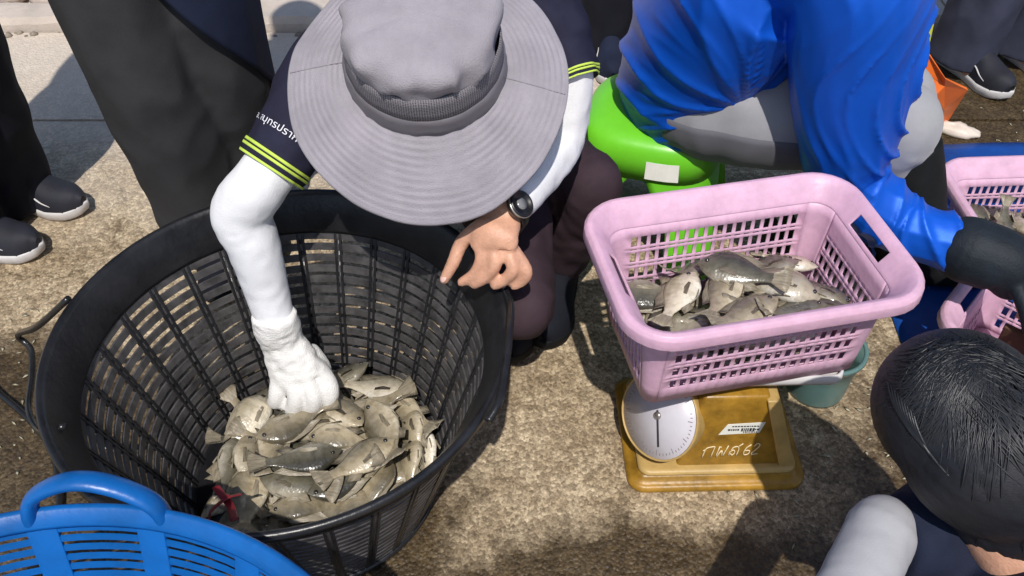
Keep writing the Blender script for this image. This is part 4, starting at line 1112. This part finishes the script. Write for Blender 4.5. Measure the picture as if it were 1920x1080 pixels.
# wrist watch
wd = (WR - ER).normalized(); wc = WR.lerp(ER, -.02)
wn_ = (cam.location - wc); wn_ = (wn_ - wd * wn_.dot(wd)).normalized(); wn_ = (wn_ + V3(.35, 0, -.05)).normalized(); wn_ = (wn_ - wd * wn_.dot(wd)).normalized(); wsd = wd.cross(wn_)
v, f = [], []; K = 40
for j in range(K):
    a = 2 * math.pi * j / K; r_ = wn_ * math.cos(a) * .030 + wsd * math.sin(a) * .0335; u_ = r_.normalized()
    for dx, dr in ((-.009, 0), (-.009, .0028), (.009, .0028), (.009, 0)): v.append(wc + r_ + u_ * dr + wd * dx)
for j in range(K):
    q = (j + 1) % K
    for i in range(4): f.append((j * 4 + i, q * 4 + i, q * 4 + (i + 1) % 4, j * 4 + (i + 1) % 4))
watch = wear('wrist_watch', (v, f), M['watch'], p1)
wm = Matrix((wsd, wd, wn_)).transposed(); wf = wc + wn_ * .032
def wpart(name, prof, mat):
    v, f, _ = revolve(prof, 40); o = wear(name, ([wm @ p + wf for p in v], f), mat, p1); o.parent = watch; return o
wpart('case', [(.0001, -.004), (.019, -.004), (.0215, 0), (.0215, .006), (.0195, .0095), (.0165, .0095), (.0155, .007), (.0001, .007)], M['watch'])
wpart('dial', [(.0001, .0078), (.009, .0078), (.009, .007)], M['watch_face'])
wpart('bezel', [(.0205, .004), (.0222, .0045), (.0222, .0065), (.0205, .007)], M['chrome'])
for sx in (-.032, .032): wear('eye', ball(W1(sx, .078, .006), (.012, .012, .009), 12, 8), M['sole'], p1)

# the hat: crown, net band, satin band, stitched brim
def dent(t, a, r, z):
    e = min(1, t * 2.2) * (1 - max(0, t - .85) * 4)
    k = .006 * noise.noise(Vector((math.cos(a) * 2.2, math.sin(a) * 2.2, z * 22))) + .0085 * (ridge(math.cos(a) * 2.6 + 4, math.sin(a) * 2.6, z * 14 + 3) - .45) * e
    zz = -.010 * max(0, noise.noise(Vector((math.cos(a) * 2.4 + 7, math.sin(a) * 2.4, r * 14)))) * e + .004 * noise.noise(Vector((math.cos(a) * r * 34, math.sin(a) * r * 34, 5)))
    k *= min(1, r / .04); zz *= min(1, r / .03)
    return r * (1.05 - .05 * abs(math.sin(a))) + k, z + zz
def hatpart(name, prof, mat, n=120, wob=dent, parent=None):
    v, f, uv = revolve(prof, n, wob)
    v = [hm @ p + HB - p1.location for p in v]
    me = mesh_data(name, v, f, mat, True, uv); return link(name, me, parent or p1)
brim = []
NB = 150
for i in range(NB + 1):
    t = i / NB; r = .104 + t * .095; z = -.002 - .030 * t - .008 * t * t
    
    brim.append((r, z))
brim += [(.2005, -.0415), (.2005, -.045), (.197, -.0435)]
def droop(t, a, r, z):
    w = (r - .104) / .092
    if .06 < w < .985: z += .00085 * math.cos(w * 2 * math.pi * 11 + .5 * noise.noise(Vector((math.cos(a) * 3, math.sin(a) * 3, 2)))) * max(.12, .45 + 1.1 * noise.noise(Vector((math.cos(a) * 2.2, math.sin(a) * 2.2, w * 2.5 + 9))))
    fr = max(0.0, -math.sin(a)) ** 1.6
    return r * (1.0 + .02 * fr * w), z - .034 * fr * w ** 1.1 + w * (.007 * math.cos(3 * a + .4) + .013 * noise.noise(Vector((math.cos(a) * 2.4, math.sin(a) * 2.4, 1.0))) + .012 * max(0, math.cos(a - .6))) + .0012 * w * noise.noise(Vector((math.cos(a) * 9, math.sin(a) * 9, t * 6)))
hat = hatpart('hat', [(.0001, .122), (.02, .122), (.04, .1215), (.06, .120), (.076, .1175), (.086, .1145), (.0925, .1105), (.0965, .106), (.0985, .101), (.0995, .095), (.1000, .089), (.1000, .082), (.0995, .075), (.0985, .068)], M['hat'])
hatpart('brim', brim, M['hat'], 160, droop, hat)
def dent2(t, a, r, z):
    return r * (1.05 - .05 * abs(math.sin(a))) + .0008 * noise.noise(Vector((a * 6, z * 40, 1))), z
hatpart('net_band', [(.0975, .0725), (.1003, .0712), (.1015, .056), (.1028, .042), (.1035, .026), (.101, .025)], M['hat_net'], 160, dent2, hat)
hatpart('satin_band', [(.1010, .029), (.1045, .0275), (.1058, .017), (.1068, .006), (.1068, -.002), (.1035, -.006)], M['hat_band'], 160, lambda t, a, r, z: (dent2(t, a, r, z)[0] + .0018 * ridge(math.cos(a) * 3 + z * 30, math.sin(a) * 3, z * 90), z), hat)
# radial seams of the brim
for a in (R(-8), R(176)):
    pts = []
    for i in range(2, NB, 12):
        r, z = brim[i]; r, z = droop(i / NB, a, r, z); pts.append(hm @ V3(r * math.cos(a), r * math.sin(a), z + .0008) + HB)
    o = wear('seam', tube(pts, .0009, 40, 6), M['hat'], p1); o.parent = hat

# ------------------------------------------------------------------ 2. the person in the blue satin shirt
S2, E2, F2, W2_ = V3(.515, 1.30, .74), P(1583, 345, y=1.285), P(1705, 428, y=1.225), P(1880, 492, y=1.15)
H2, K2, A2 = V3(.335, 1.57, .385), V3(.692, 1.37, .415), V3(.60, 1.46, .08)
K3, A3 = V3(.735, 1.50, .390), V3(.835, 1.41, .08)
C2, N2 = V3(.42, 1.47, .68), V3(.50, 1.40, .80)
S3 = V3(.52, 1.62, .74); E3 = V3(.63, 1.52, .55); W3 = V3(.63, 1.43, .50)
hp2, Wb, rb2 = head_parts(V3(.58, 1.34, .93), (.72, -.35, -.6), (.4, -.2, .8))
bp = hp2 + torso_parts(H2, C2, N2, (0, 1, 0)) + leg_parts(H2 + V3(.03, -.06, 0), K2, A2, A2 + V3(.13, -.03, -.045)) + leg_parts(H2 + V3(.04, .08, 0), K3, A3, A3 + V3(.13, -.03, -.045))
bp += [limb([C2, S2], [.06, .05]), limb([C2, S3], [.06, .05]), limb([S2, E2], [.05, .038]), limb([E2, F2, W2_], [.038, .036, .027]), limb([S3, E3], [.05, .038]), limb([E3, W3], [.037, .027])]
bp += relaxed_hand(W2_, P(1945, 575, y=1.11) - W2_, (-.3, -.2, -1), .95) + relaxed_hand(W3, (.7, -.4, -.6), (-.3, 0, -1), .95)
p2r = person('person in a blue satin shirt and grey trousers sitting on the green stool', (.45, 1.5, 0), union(bp, .0062, 3))
for sx in (-.032, .032): wear('eye', ball(Wb(sx, .078, .006), (.012, .012, .009), 12, 8), M['sole'], p2r)
wear('hair', union([ball(Wb(0, -.025, .04), (.082, .100, .092), 26, 18, rb2)], .006, 2), M['hair'], p2r)

def satin_torso(p0):
    """long soft folds that fan out from the crease between belly and thigh"""
    def f(u, th, p):
        dx, dz = p.x - p0.x, p.z - p0.z + .35 * (p.y - p0.y)
        r_ = math.hypot(dx, dz); ph = math.atan2(dz, dx)
        s_ = ph * 7.5 + 1.1 * noise.noise(p * 5) + 3.4 * noise.noise(p * 2.6 + V3(4, 1, 2)); s2 = ph * 13 + 3.6 * noise.noise(p * 4 + V3(1, 7, 3))
        a = (1 - abs(math.sin(s_))) ** 1.8 * (.55 + .9 * max(0, .4 + noise.noise(p * 6 + V3(9, 2, 1)))); b = (1 - abs(math.sin(s2))) ** 2.4 * max(0, .25 + noise.noise(p * 7 + V3(3, 3, 8)))
        s3 = ph * 24 + 3 * noise.noise(p * 6); e = (1 - abs(math.sin(s3))) ** 2 * max(0, noise.noise(p * 8 + V3(6, 6, 1)))
        return (.0105 * a + .0075 * b + .0045 * e) * min(1, .25 + r_ / .10) - .003
    return f
SWAG = V3(.735, 1.28, .60)
def satin_arm(u, th, p):
    """hanging drapes: lengthwise pleats, swags that hang between shoulder and elbow, gathers along the forearm"""
    n1 = noise.noise(p * 5); n2 = noise.noise(p * 3 + V3(5, 5, 5))
    t = th + .5 * n2
    a = (1 - abs(math.sin(t * 4 + u * 5 + 1.4 * n1))) ** 2.0 * max(.15, .5 + noise.noise(p * 5 + V3(8, 2, 2)))
    ds = (p - SWAG).length
    sw = (1 - abs(math.sin(ds * 84 + 1.3 * n1))) ** 3.2 * max(0, min(1, (.30 - ds) / .10)) * max(0, .75 + noise.noise(p * 6)) if u < .56 else 0
    b = (1 - abs(math.sin(u * 44 + 1.8 * math.cos(th - .6) + 1.8 * n1))) ** 2.2 * max(0, .6 + noise.noise(p * 6 + V3(2, 8, 1))) * max(0, min(1, (u - .40) / .12))
    e = (1 - abs(math.sin(t * 7 + u * 18 + 2.5 * n1))) ** 2.2 * max(0, .1 + noise.noise(p * 9 + V3(7, 1, 4)))
    fade = max(.15, min(1, (.97 - u) / .14))
    return (.0065 * a + .0135 * sw + .0105 * b + .006 * e - .002) * fade
tors = Tube([V3(.345, 1.60, .31), V3(.352, 1.585, .37), V3(.365, 1.55, .48), V3(.395, 1.50, .60), C2 + V3(.0, .0, .02), N2], [(.15, .125), (.168, .140), (.170, .145), (.175, .148), (.175, .14), (.07, .065)], 150, 150, (0, 1, 0), satin_torso(V3(.42, 1.40, .43)))
arm = Tube([C2.lerp(S2, .35) + V3(0, 0, .02), S2, S2.lerp(E2, .35), S2.lerp(E2, .7), E2 + V3(0, .0, .02), E2.lerp(F2, .6), F2, F2.lerp(W2_, .8), W2_ + (F2 - W2_) * .04], [.108, .106, .100, .086, .068, .057, .052, .045, .040], 260, 130, (1, 0, 0), satin_arm)
shv = union([tors.mesh(), arm.mesh(), limb([C2, S3], [.12, .095]), loose([S3, E3, E3.lerp(W3, .8)], [.095, .07, .045], 6).mesh()], .0036, 2, .4)
wear('satin_shirt', shv, M['blue_satin'], p2r)
thigh = Tube([V3(.32, 1.57, .39), V3(.35, 1.51, .388), V3(.42, 1.455, .392), V3(.56, 1.40, .405), K2 + V3(.005, 0, 0)], [(.108, .10), (.106, .096), (.102, .092), (.090, .084), (.074, .074)], 90, 64, (0, 0, 1), folds(3, .0018, 1.2, 3, .3, .0045, .9, 9))
tr2 = union([ball(V3(.345, 1.58, .375), (.125, .16, .10), 30, 20), thigh.mesh(), ball(K2, (.078, .078, .082)), loose([K2, K2.lerp(A2, .5), A2 + V3(0, 0, .02)], [.076, .066, .056], 9).mesh(),
             loose([H2 + V3(.0, .08, 0), K3], [.10, .074], 4).mesh(), ball(K3, .074), loose([K3, K3.lerp(A3, .35)], [.070, .056], 2).mesh()], .006, 2)
wear('trousers', tr2, M['grey_trouser'], p2r)
# added darker sheet that paints a shadow along the near thigh
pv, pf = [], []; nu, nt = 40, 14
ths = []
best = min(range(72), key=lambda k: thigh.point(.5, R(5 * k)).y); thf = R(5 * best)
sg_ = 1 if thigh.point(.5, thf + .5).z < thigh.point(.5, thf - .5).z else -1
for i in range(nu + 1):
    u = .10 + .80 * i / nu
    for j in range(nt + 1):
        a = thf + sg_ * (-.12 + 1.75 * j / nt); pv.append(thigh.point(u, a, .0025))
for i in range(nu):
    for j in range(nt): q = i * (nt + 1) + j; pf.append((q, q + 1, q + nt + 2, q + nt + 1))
sp = wear('thigh_shadow', (pv, pf), M['grey_shade'], p2r); s_ = sp.modifiers.new('t', 'SOLIDIFY'); s_.thickness = .002
# boots, gloves
for A_, K_ in ((A2, K2), (A3, K3)):
    top_ = A_.lerp(K_, .70 if A_ is A3 else .45); bk_ = 1.16 if A_ is A3 else 1.0; d = V3(.97, -.2, 0)
    bt = union([Tube([top_, A_.lerp(K_, .2), A_ + V3(-.005, 0, 0), A_ + V3(-.005, 0, -.04)], [.066 * bk_, .064 * bk_, .058 * bk_, .052], 40, 32, (1, 0, 0), folds(2, .001, 1, 2, 0, .002, 1, 10)).mesh(), limb([A_ + V3(-.02, 0, -.035), A_ + d * .07 + V3(0, 0, -.035), A_ + d * .14 + V3(0, 0, -.042)], [(.046), (.045), (.036)])], .006, 3)
    bt = ([Vector((p.x, p.y, max(p.z, .004))) for p in bt[0]], bt[1])
    wear('boot', bt, M['boot'], p2r)
for w_, dd, pl in ((W2_, P(1945, 575, y=1.11) - W2_, (-.3, -.2, -1)), (W3, V3(.7, -.4, -.6), (-.3, 0, -1))):
    back = (w_ - F2).normalized() if w_ is W2_ else (W3 - E3).normalized()
    g = relaxed_hand(w_, dd, pl, 1.28) + [limb([w_ - back * .06, w_, w_ + Vector(dd).normalized() * .03], [.060, .056, .046])]
    wear('glove', union(g, .0042, 3), M['glove'], p2r)

# ------------------------------------------------------------------ 3. standing people (their upper halves are out of the picture)
def standing(label, feet, lean, facing, tmat, smat, shoe_dirs, shoes=True, rl=(.115, .098, .088, .086), seed=1, upper=None, sole=None, logo=True, arms=True, jacket=None, knee_out=.02):
    f = Vector((facing[0], facing[1], 0)).normalized(); s = Vector((-f.y, f.x, 0))
    a = [Vector((x, y, .075)) for x, y in feet]; mid = (a[0] + a[1]) / 2
    hip = Vector((mid.x + lean[0], mid.y + lean[1], .90)); ch = hip + V3(0, 0, .40) + f * .02; nk = ch + V3(0, 0, .17)
    hd, W, rot = head_parts(nk + V3(0, 0, .15) + f * .03, f + V3(0, 0, -.35), (0, 0, 1))
    if (a[0] - a[1]).dot(s) < 0: hs = (-1, 1)
    else: hs = (1, -1)
    hips = [hip + s * (h * .085) for h in hs]
    kn = [h.lerp(q, .52) + f * knee_out for h, q in zip(hips, a)]
    bp = hd + torso_parts(hip, ch, nk, tuple(s))
    for h, k, q, sd in zip(hips, kn, a, shoe_dirs): bp += leg_parts(h, k, q, q + Vector((sd[0], sd[1], 0)).normalized() * .13 + V3(0, 0, -.045))
    arm_l = []
    for sg in (1, -1):
        sh_ = ch + s * sg * .19 + V3(0, 0, .07); el = sh_ + s * sg * .05 - V3(0, 0, .29) - f * .03; wr_ = el + f * .19 - s * sg * .10 + V3(0, 0, .08)
        bp += [limb([ch + V3(0, 0, .05), sh_], [.06, .052]), limb([sh_, el], [.05, .038]), limb([el, wr_], [.037, .026])] + relaxed_hand(wr_, f - s * sg * .6, -s * sg + V3(0, 0, -.5))
        arm_l.append((sh_, el, wr_))
    who = person(label, (mid.x, mid.y, 0), union(bp, .0075, 3))
    for sx in (-.032, .032): wear('eye', ball(W(sx, .078, .006), (.012, .012, .009), 12, 8), M['sole'], who)
    wear('hair', ball(W(0, -.02, .045), (.082, .100, .086), 24, 16, rot), M['hair'], who)
    parts = [tube([hip + V3(0, 0, -.12), hip, hip + V3(0, 0, .10)], [(.13, .10), (.18, .135), (.165, .12)], 20, 36, side=tuple(s))]
    for i, (h, k, q) in enumerate(zip(hips, kn, a)):
        parts.append(Tube([h, h.lerp(k, .5), k, k.lerp(q, .55), q + V3(0, 0, -.045)], list(rl[:1]) + [(rl[0] + rl[1]) / 2] + list(rl[1:]), 110, 60, tuple(s), folds(seed + i * 3, .0055, 1.3, 3.2, 1.2, .0045, 1.2, 8)).mesh())
    wear('trousers', union(parts, .0065, 2), tmat, who)
    fd = folds(seed + 8, .006, 1.6, 4, 1.0, .004, 1.4, 8)
    parts = [Tube([hip + V3(0, 0, -.04), hip + V3(0, 0, .05), hip.lerp(ch, .5), ch, ch.lerp(nk, .6), nk], [(.195, .15), (.19, .145), (.175, .13), (.20, .14), (.13, .09), (.065, .06)], 50, 48, tuple(s), fd).mesh()]
    for sh_, el, wr_ in arm_l: parts.append(loose([ch.lerp(sh_, .6) + V3(0, 0, .03), sh_, el, wr_ + V3(0, 0, .02)], [.075, .07, .056, .043], seed).mesh())
    wear('shirt', union(parts, .008, 3), smat, who)
    if shoes:
        for q, sd in zip(a, shoe_dirs): shoe(who, q, sd, upper=upper, sole=sole, logo=logo)
    return who, hips, kn, a
pA, hA, kA, aA = standing('person standing behind the black basket in wide charcoal trousers', [(-.648, 1.50), (-.600, 1.60)], (-.004, -.06), (.35, -1), M['charcoal'], M['black_cloth'], [(.2, -1), (.5, -1)], rl=(.098, .096, .094, .092), seed=2, upper=M['black_cloth'], sole=M['boot'], logo=False)
# added dark flap standing in for a shadow on the right of those trousers
v, f = [], []; nu, nv = 40, 34
ax0, ax1 = hA[1].lerp(hA[0], .12), kA[1].lerp(kA[0], .10)
for i in range(nu + 1):
    t = i / nu; a = R(-118) + R(150) * t
    low = .72 - .40 * t ** .9
    for j in range(nv + 1):
        z = .96 + (low - .96) * j / nv; k_ = (hA[1].z - z) / (hA[1].z - kA[1].z); c = ax0.lerp(ax1, k_)
        r_ = .116 + .005 * ridge(t * 5, z * 2.2, 3) - .03 * (1 - t) * 0
        v.append(Vector((c.x + r_ * math.cos(a), c.y + r_ * math.sin(a), z)))
for i in range(nu):
    for j in range(nv): q = i * (nv + 1) + j; f.append((q, q + 1, q + nv + 2, q + nv + 1))
ap_ = wear('shadow_flap', (v, f), M['navy_cloth'], pA); s_ = ap_.modifiers.new('t', 'SOLIDIFY'); s_.thickness = .003
standing('person at the left edge standing in black trousers and white soled sneakers', [(-1.165, 1.655), (-1.215, 1.505)], (.06, -.10), (1, -.25), M['black_cloth'], M['navy_cloth'], [(1, -.24), (1, -.20)], rl=(.125, .105, .098, .090), seed=5)
pC, hC, kC, aC = standing('person in slate trousers and black shoes standing beyond the orange sheet', [(1.245, 2.255), (1.435, 2.31)], (.10, .08), (.3, -1), M['slate_cloth'], M['navy_cloth'], [(.42, -1), (.35, -1)], rl=(.115, .10, .085, .080), seed=8)
v, f, _ = revolve([(.0045, -.001), (.0085, -.0012), (.0085, .0012), (.0045, .001)], 24, None, True)
ec = P(1835, 12, y=2.245); m_ = (cam.location - ec).to_track_quat('Z', 'Y').to_matrix()
wear('eyelet', ([m_ @ (p * 1.5) + ec for p in v], f), M['sole'], pC)
standing('person in dark trousers and a navy sneaker standing between the hat and the blue shirt', [(.265, 2.335), (.43, 2.42)], (.02, .06), (-.05, -1), M['black_cloth'], M['navy_cloth'], [(.02, -1), (.2, -1)], rl=(.115, .098, .078, .070), seed=11, upper=M['navy_cloth'], logo=True)

# ------------------------------------------------------------------ 4. the black-haired person at the lower right
HC = P(1812, 800, .52)
h4, W4, r4 = head_parts(P(1862, 832, .487), (-.55, .62, -.42), (-.15, .1, .9), .88)
N4, C4, P4 = V3(.575, .525, .42), V3(.635, .42, .34), V3(.74, .22, .19)
SA, EA, WA = P(1800, 1000, .36), P(1652, 1012, .40), P(1540, 1190, .39)
SB, EB, WB_ = V3(.77, .50, .34), V3(.90, .62, .28), V3(.86, .85, .22)
bp = h4 + [tube([HC + V3(.01, -.03, -.03), N4, N4.lerp(C4, .6)], [.056, .052, .06], 16, 18)] + torso_parts(P4, C4, N4, (.8, .5, 0)) + [limb([C4, SA], [.07, .055]), limb([C4, SB], [.07, .055]), limb([SA, EA], [.036, .028]), limb([EA, WA], [.028, .025]), limb([SB, EB], [.04, .03]), limb([EB, WB_], [.03, .025])]
bp += relaxed_hand(WA, (-.7, -.3, -.5), (0, 0, -1)) + relaxed_hand(WB_, (-.3, .8, -.3), (0, 0, -1))
bp += leg_parts(P4 + V3(-.07, 0, 0), V3(.55, .05, .36), V3(.62, .0, .075), V3(.52, .08, .03)) + leg_parts(P4 + V3(.08, .05, 0), V3(.92, .48, .34), V3(.93, .30, .075), V3(.86, .42, .03))
p4 = person('black haired person in navy with a white arm sleeve crouching at the lower right', (.68, .30, 0), union(bp, .0062, 3))
for sx in (-.032, .032): wear('eye', ball(W4(sx, .078, .006), (.012, .012, .009), 12, 8), M['sole'], p4)
# hair: a combed shell with strand ridges that falls to the nape, loose locks at the temple
def hair_shell(c, rot, r, n=120, k=64):
    v, f = [], []
    for i in range(k + 1):
        ph = math.pi * .84 * i / k
        for j in range(n):
            a = 2 * math.pi * j / n
            st = min(1, ph * 1.5) * (.0007 * ridge(math.cos(a) * 13, math.sin(a) * 13, ph * 1.1) + .0035 * noise.noise(Vector((math.cos(a) * 1.8, math.sin(a) * 1.8, ph * .9 + 4))))
            cut = 1.0 if math.sin(a) < .2 else 1.0 - .28 * (math.sin(a) - .2) * max(0, (ph - 1.2))
            q = Vector((math.sin(ph) * math.cos(a) * (r[0] + st), math.sin(ph) * math.sin(a) * (r[1] + st) * cut, math.cos(ph) * (r[2] + st)))
            v.append(c + rot @ q)
    for i in range(k):
        for j in range(n): q = (j + 1) % n; f.append((i * n + j, (i + 1) * n + j, (i + 1) * n + q, i * n + q))
    return v, f
hc1, hc2, hc3 = P(1796, 768, .535), P(1868, 836, .520), P(1912, 915, .46)
hs_ = union([ball(hc1, (.092, .095, .088), 40, 28), ball(hc2, (.104, .104, .098), 40, 28), ball(hc3, (.092, .092, .090), 40, 28)], .0042, 14, .6)
hd_ = (hc3 - hc1).normalized(); hs1 = hd_.cross(V3(0, 0, 1)).normalized(); hs2 = hd_.cross(hs1)
hv_ = []
for p in hs_[0]:
    q = p - hc2; o = q.normalized(); x, y, z = q.dot(hd_), q.dot(hs1), q.dot(hs2)
    hv_.append(p + o * (.0009 * ridge(x * 8, y * 130, z * 130) + .0012 * noise.noise(V3(x * 4, y * 14, z * 14))))
hair = wear('hair', (hv_, hs_[1]), M['hair'], p4)
hb_ = [(hc1, .092), (hc2, .102), (hc3, .090)]
def on_hair(px, py, lift):
    """the point of the hair that a sight line through the photograph meets first"""
    o = cam.location; d = (P(px, py, .3) - o).normalized(); best = None
    for c, r in hb_:
        m_ = o - c; b = m_.dot(d); q = b * b - (m_.dot(m_) - (r + lift) ** 2)
        t = -b - math.sqrt(q) if q > 0 else None
        if t is not None and (best is None or t < best): best = t
    return o + d * best if best is not None else None
rs = random.Random(4); T = []
for k in range(620):
    a = rs.uniform(.05, 3.3) ; sx, sy = 1812 + rs.gauss(0, 34), 655 + rs.gauss(0, 26); ln = rs.uniform(240, 470)
    pts = []
    for q in range(7):
        t = q / 6; aa = a + (.35 if a > 1.2 else -.1) * t * t
        pts.append(on_hair(sx + math.cos(aa) * ln * t * (1.1 if a < 1.2 else .62), sy + math.sin(aa) * ln * t, -.0002 + .0008 * rs.random()))
    pts = [p for p in pts if p is not None]
    if len(pts) < 4: continue
    w_ = rs.uniform(.0004, .0010)
    T.append(tube(pts, [w_ * .5] + [w_] * (len(pts) - 2) + [w_ * .3], 14, 5))
for k in range(9):
    x0, y0 = 1664 + k * 6, 715 + k * 7
    pts = [p for p in (on_hair(x0 + 4 * q + (q * q) * 2.2, y0 + q * 26, .001) for q in range(6)) if p is not None]
    if len(pts) > 3: T.append(tube(pts, [.0006] + [.0017] * (len(pts) - 2) + [.0004], 24, 8))
o = wear('hair_strands', join(T), M['hair_gloss'], p4); o.parent = hair; o['kind'] = 'stuff'
sh4 = union([Tube([P4 + V3(0, 0, -.04), P4, P4.lerp(C4, .5), C4, C4.lerp(N4, .95)], [(.17, .13), (.19, .145), (.185, .14), (.19, .13), (.085, .08)], 50, 48, (.8, .5, 0), folds(3, .006, 1.6, 4, 1, .004, 1.4, 8)).mesh(), loose([C4.lerp(SA, .4), SA + V3(0, .0, -.01), SA.lerp(EA, .45), SA.lerp(EA, .86) + V3(.004, .004, -.008)], [.085, .070, .058, .045], 4).mesh(), loose([C4.lerp(SB, .5), SB, EB], [.085, .075, .055], 6).mesh()], .0065, 3)
wear('shirt', sh4, M['navy_cloth'], p4)
wear('arm_sleeve', union([limb([EA + V3(.004, .012, .006), EA.lerp(WA, .3), WA], [.040, .039, .033], 50, 36, (1, 0, 0), folds(5, .001, 2, 3, .5, .0012, 1.2, 10))], .0045, 2), M['pale_sleeve'], p4)
wear('arm_sleeve', union([limb([EB, WB_], [.045, .034])], .006, 2), M['white_sleeve'], p4)
tr4 = union([ball(P4, (.17, .15, .12)), limb([P4 + V3(-.07, 0, 0), V3(.55, .05, .36)], [.10, .075]), limb([V3(.55, .05, .36), V3(.62, .0, .075)], [.07, .056]), limb([P4 + V3(.08, .05, 0), V3(.92, .48, .34)], [.10, .075]), limb([V3(.92, .48, .34), V3(.93, .30, .075)], [.07, .056])], .008, 3)
wear('trousers', ([Vector((p.x, p.y, max(p.z, .01))) for p in tr4[0]], tr4[1]), M['black_cloth'], p4)
shoe(p4, V3(.62, .0, 0), (-.8, .6), logo=False); shoe(p4, V3(.93, .30, 0), (-.5, .85), logo=False)
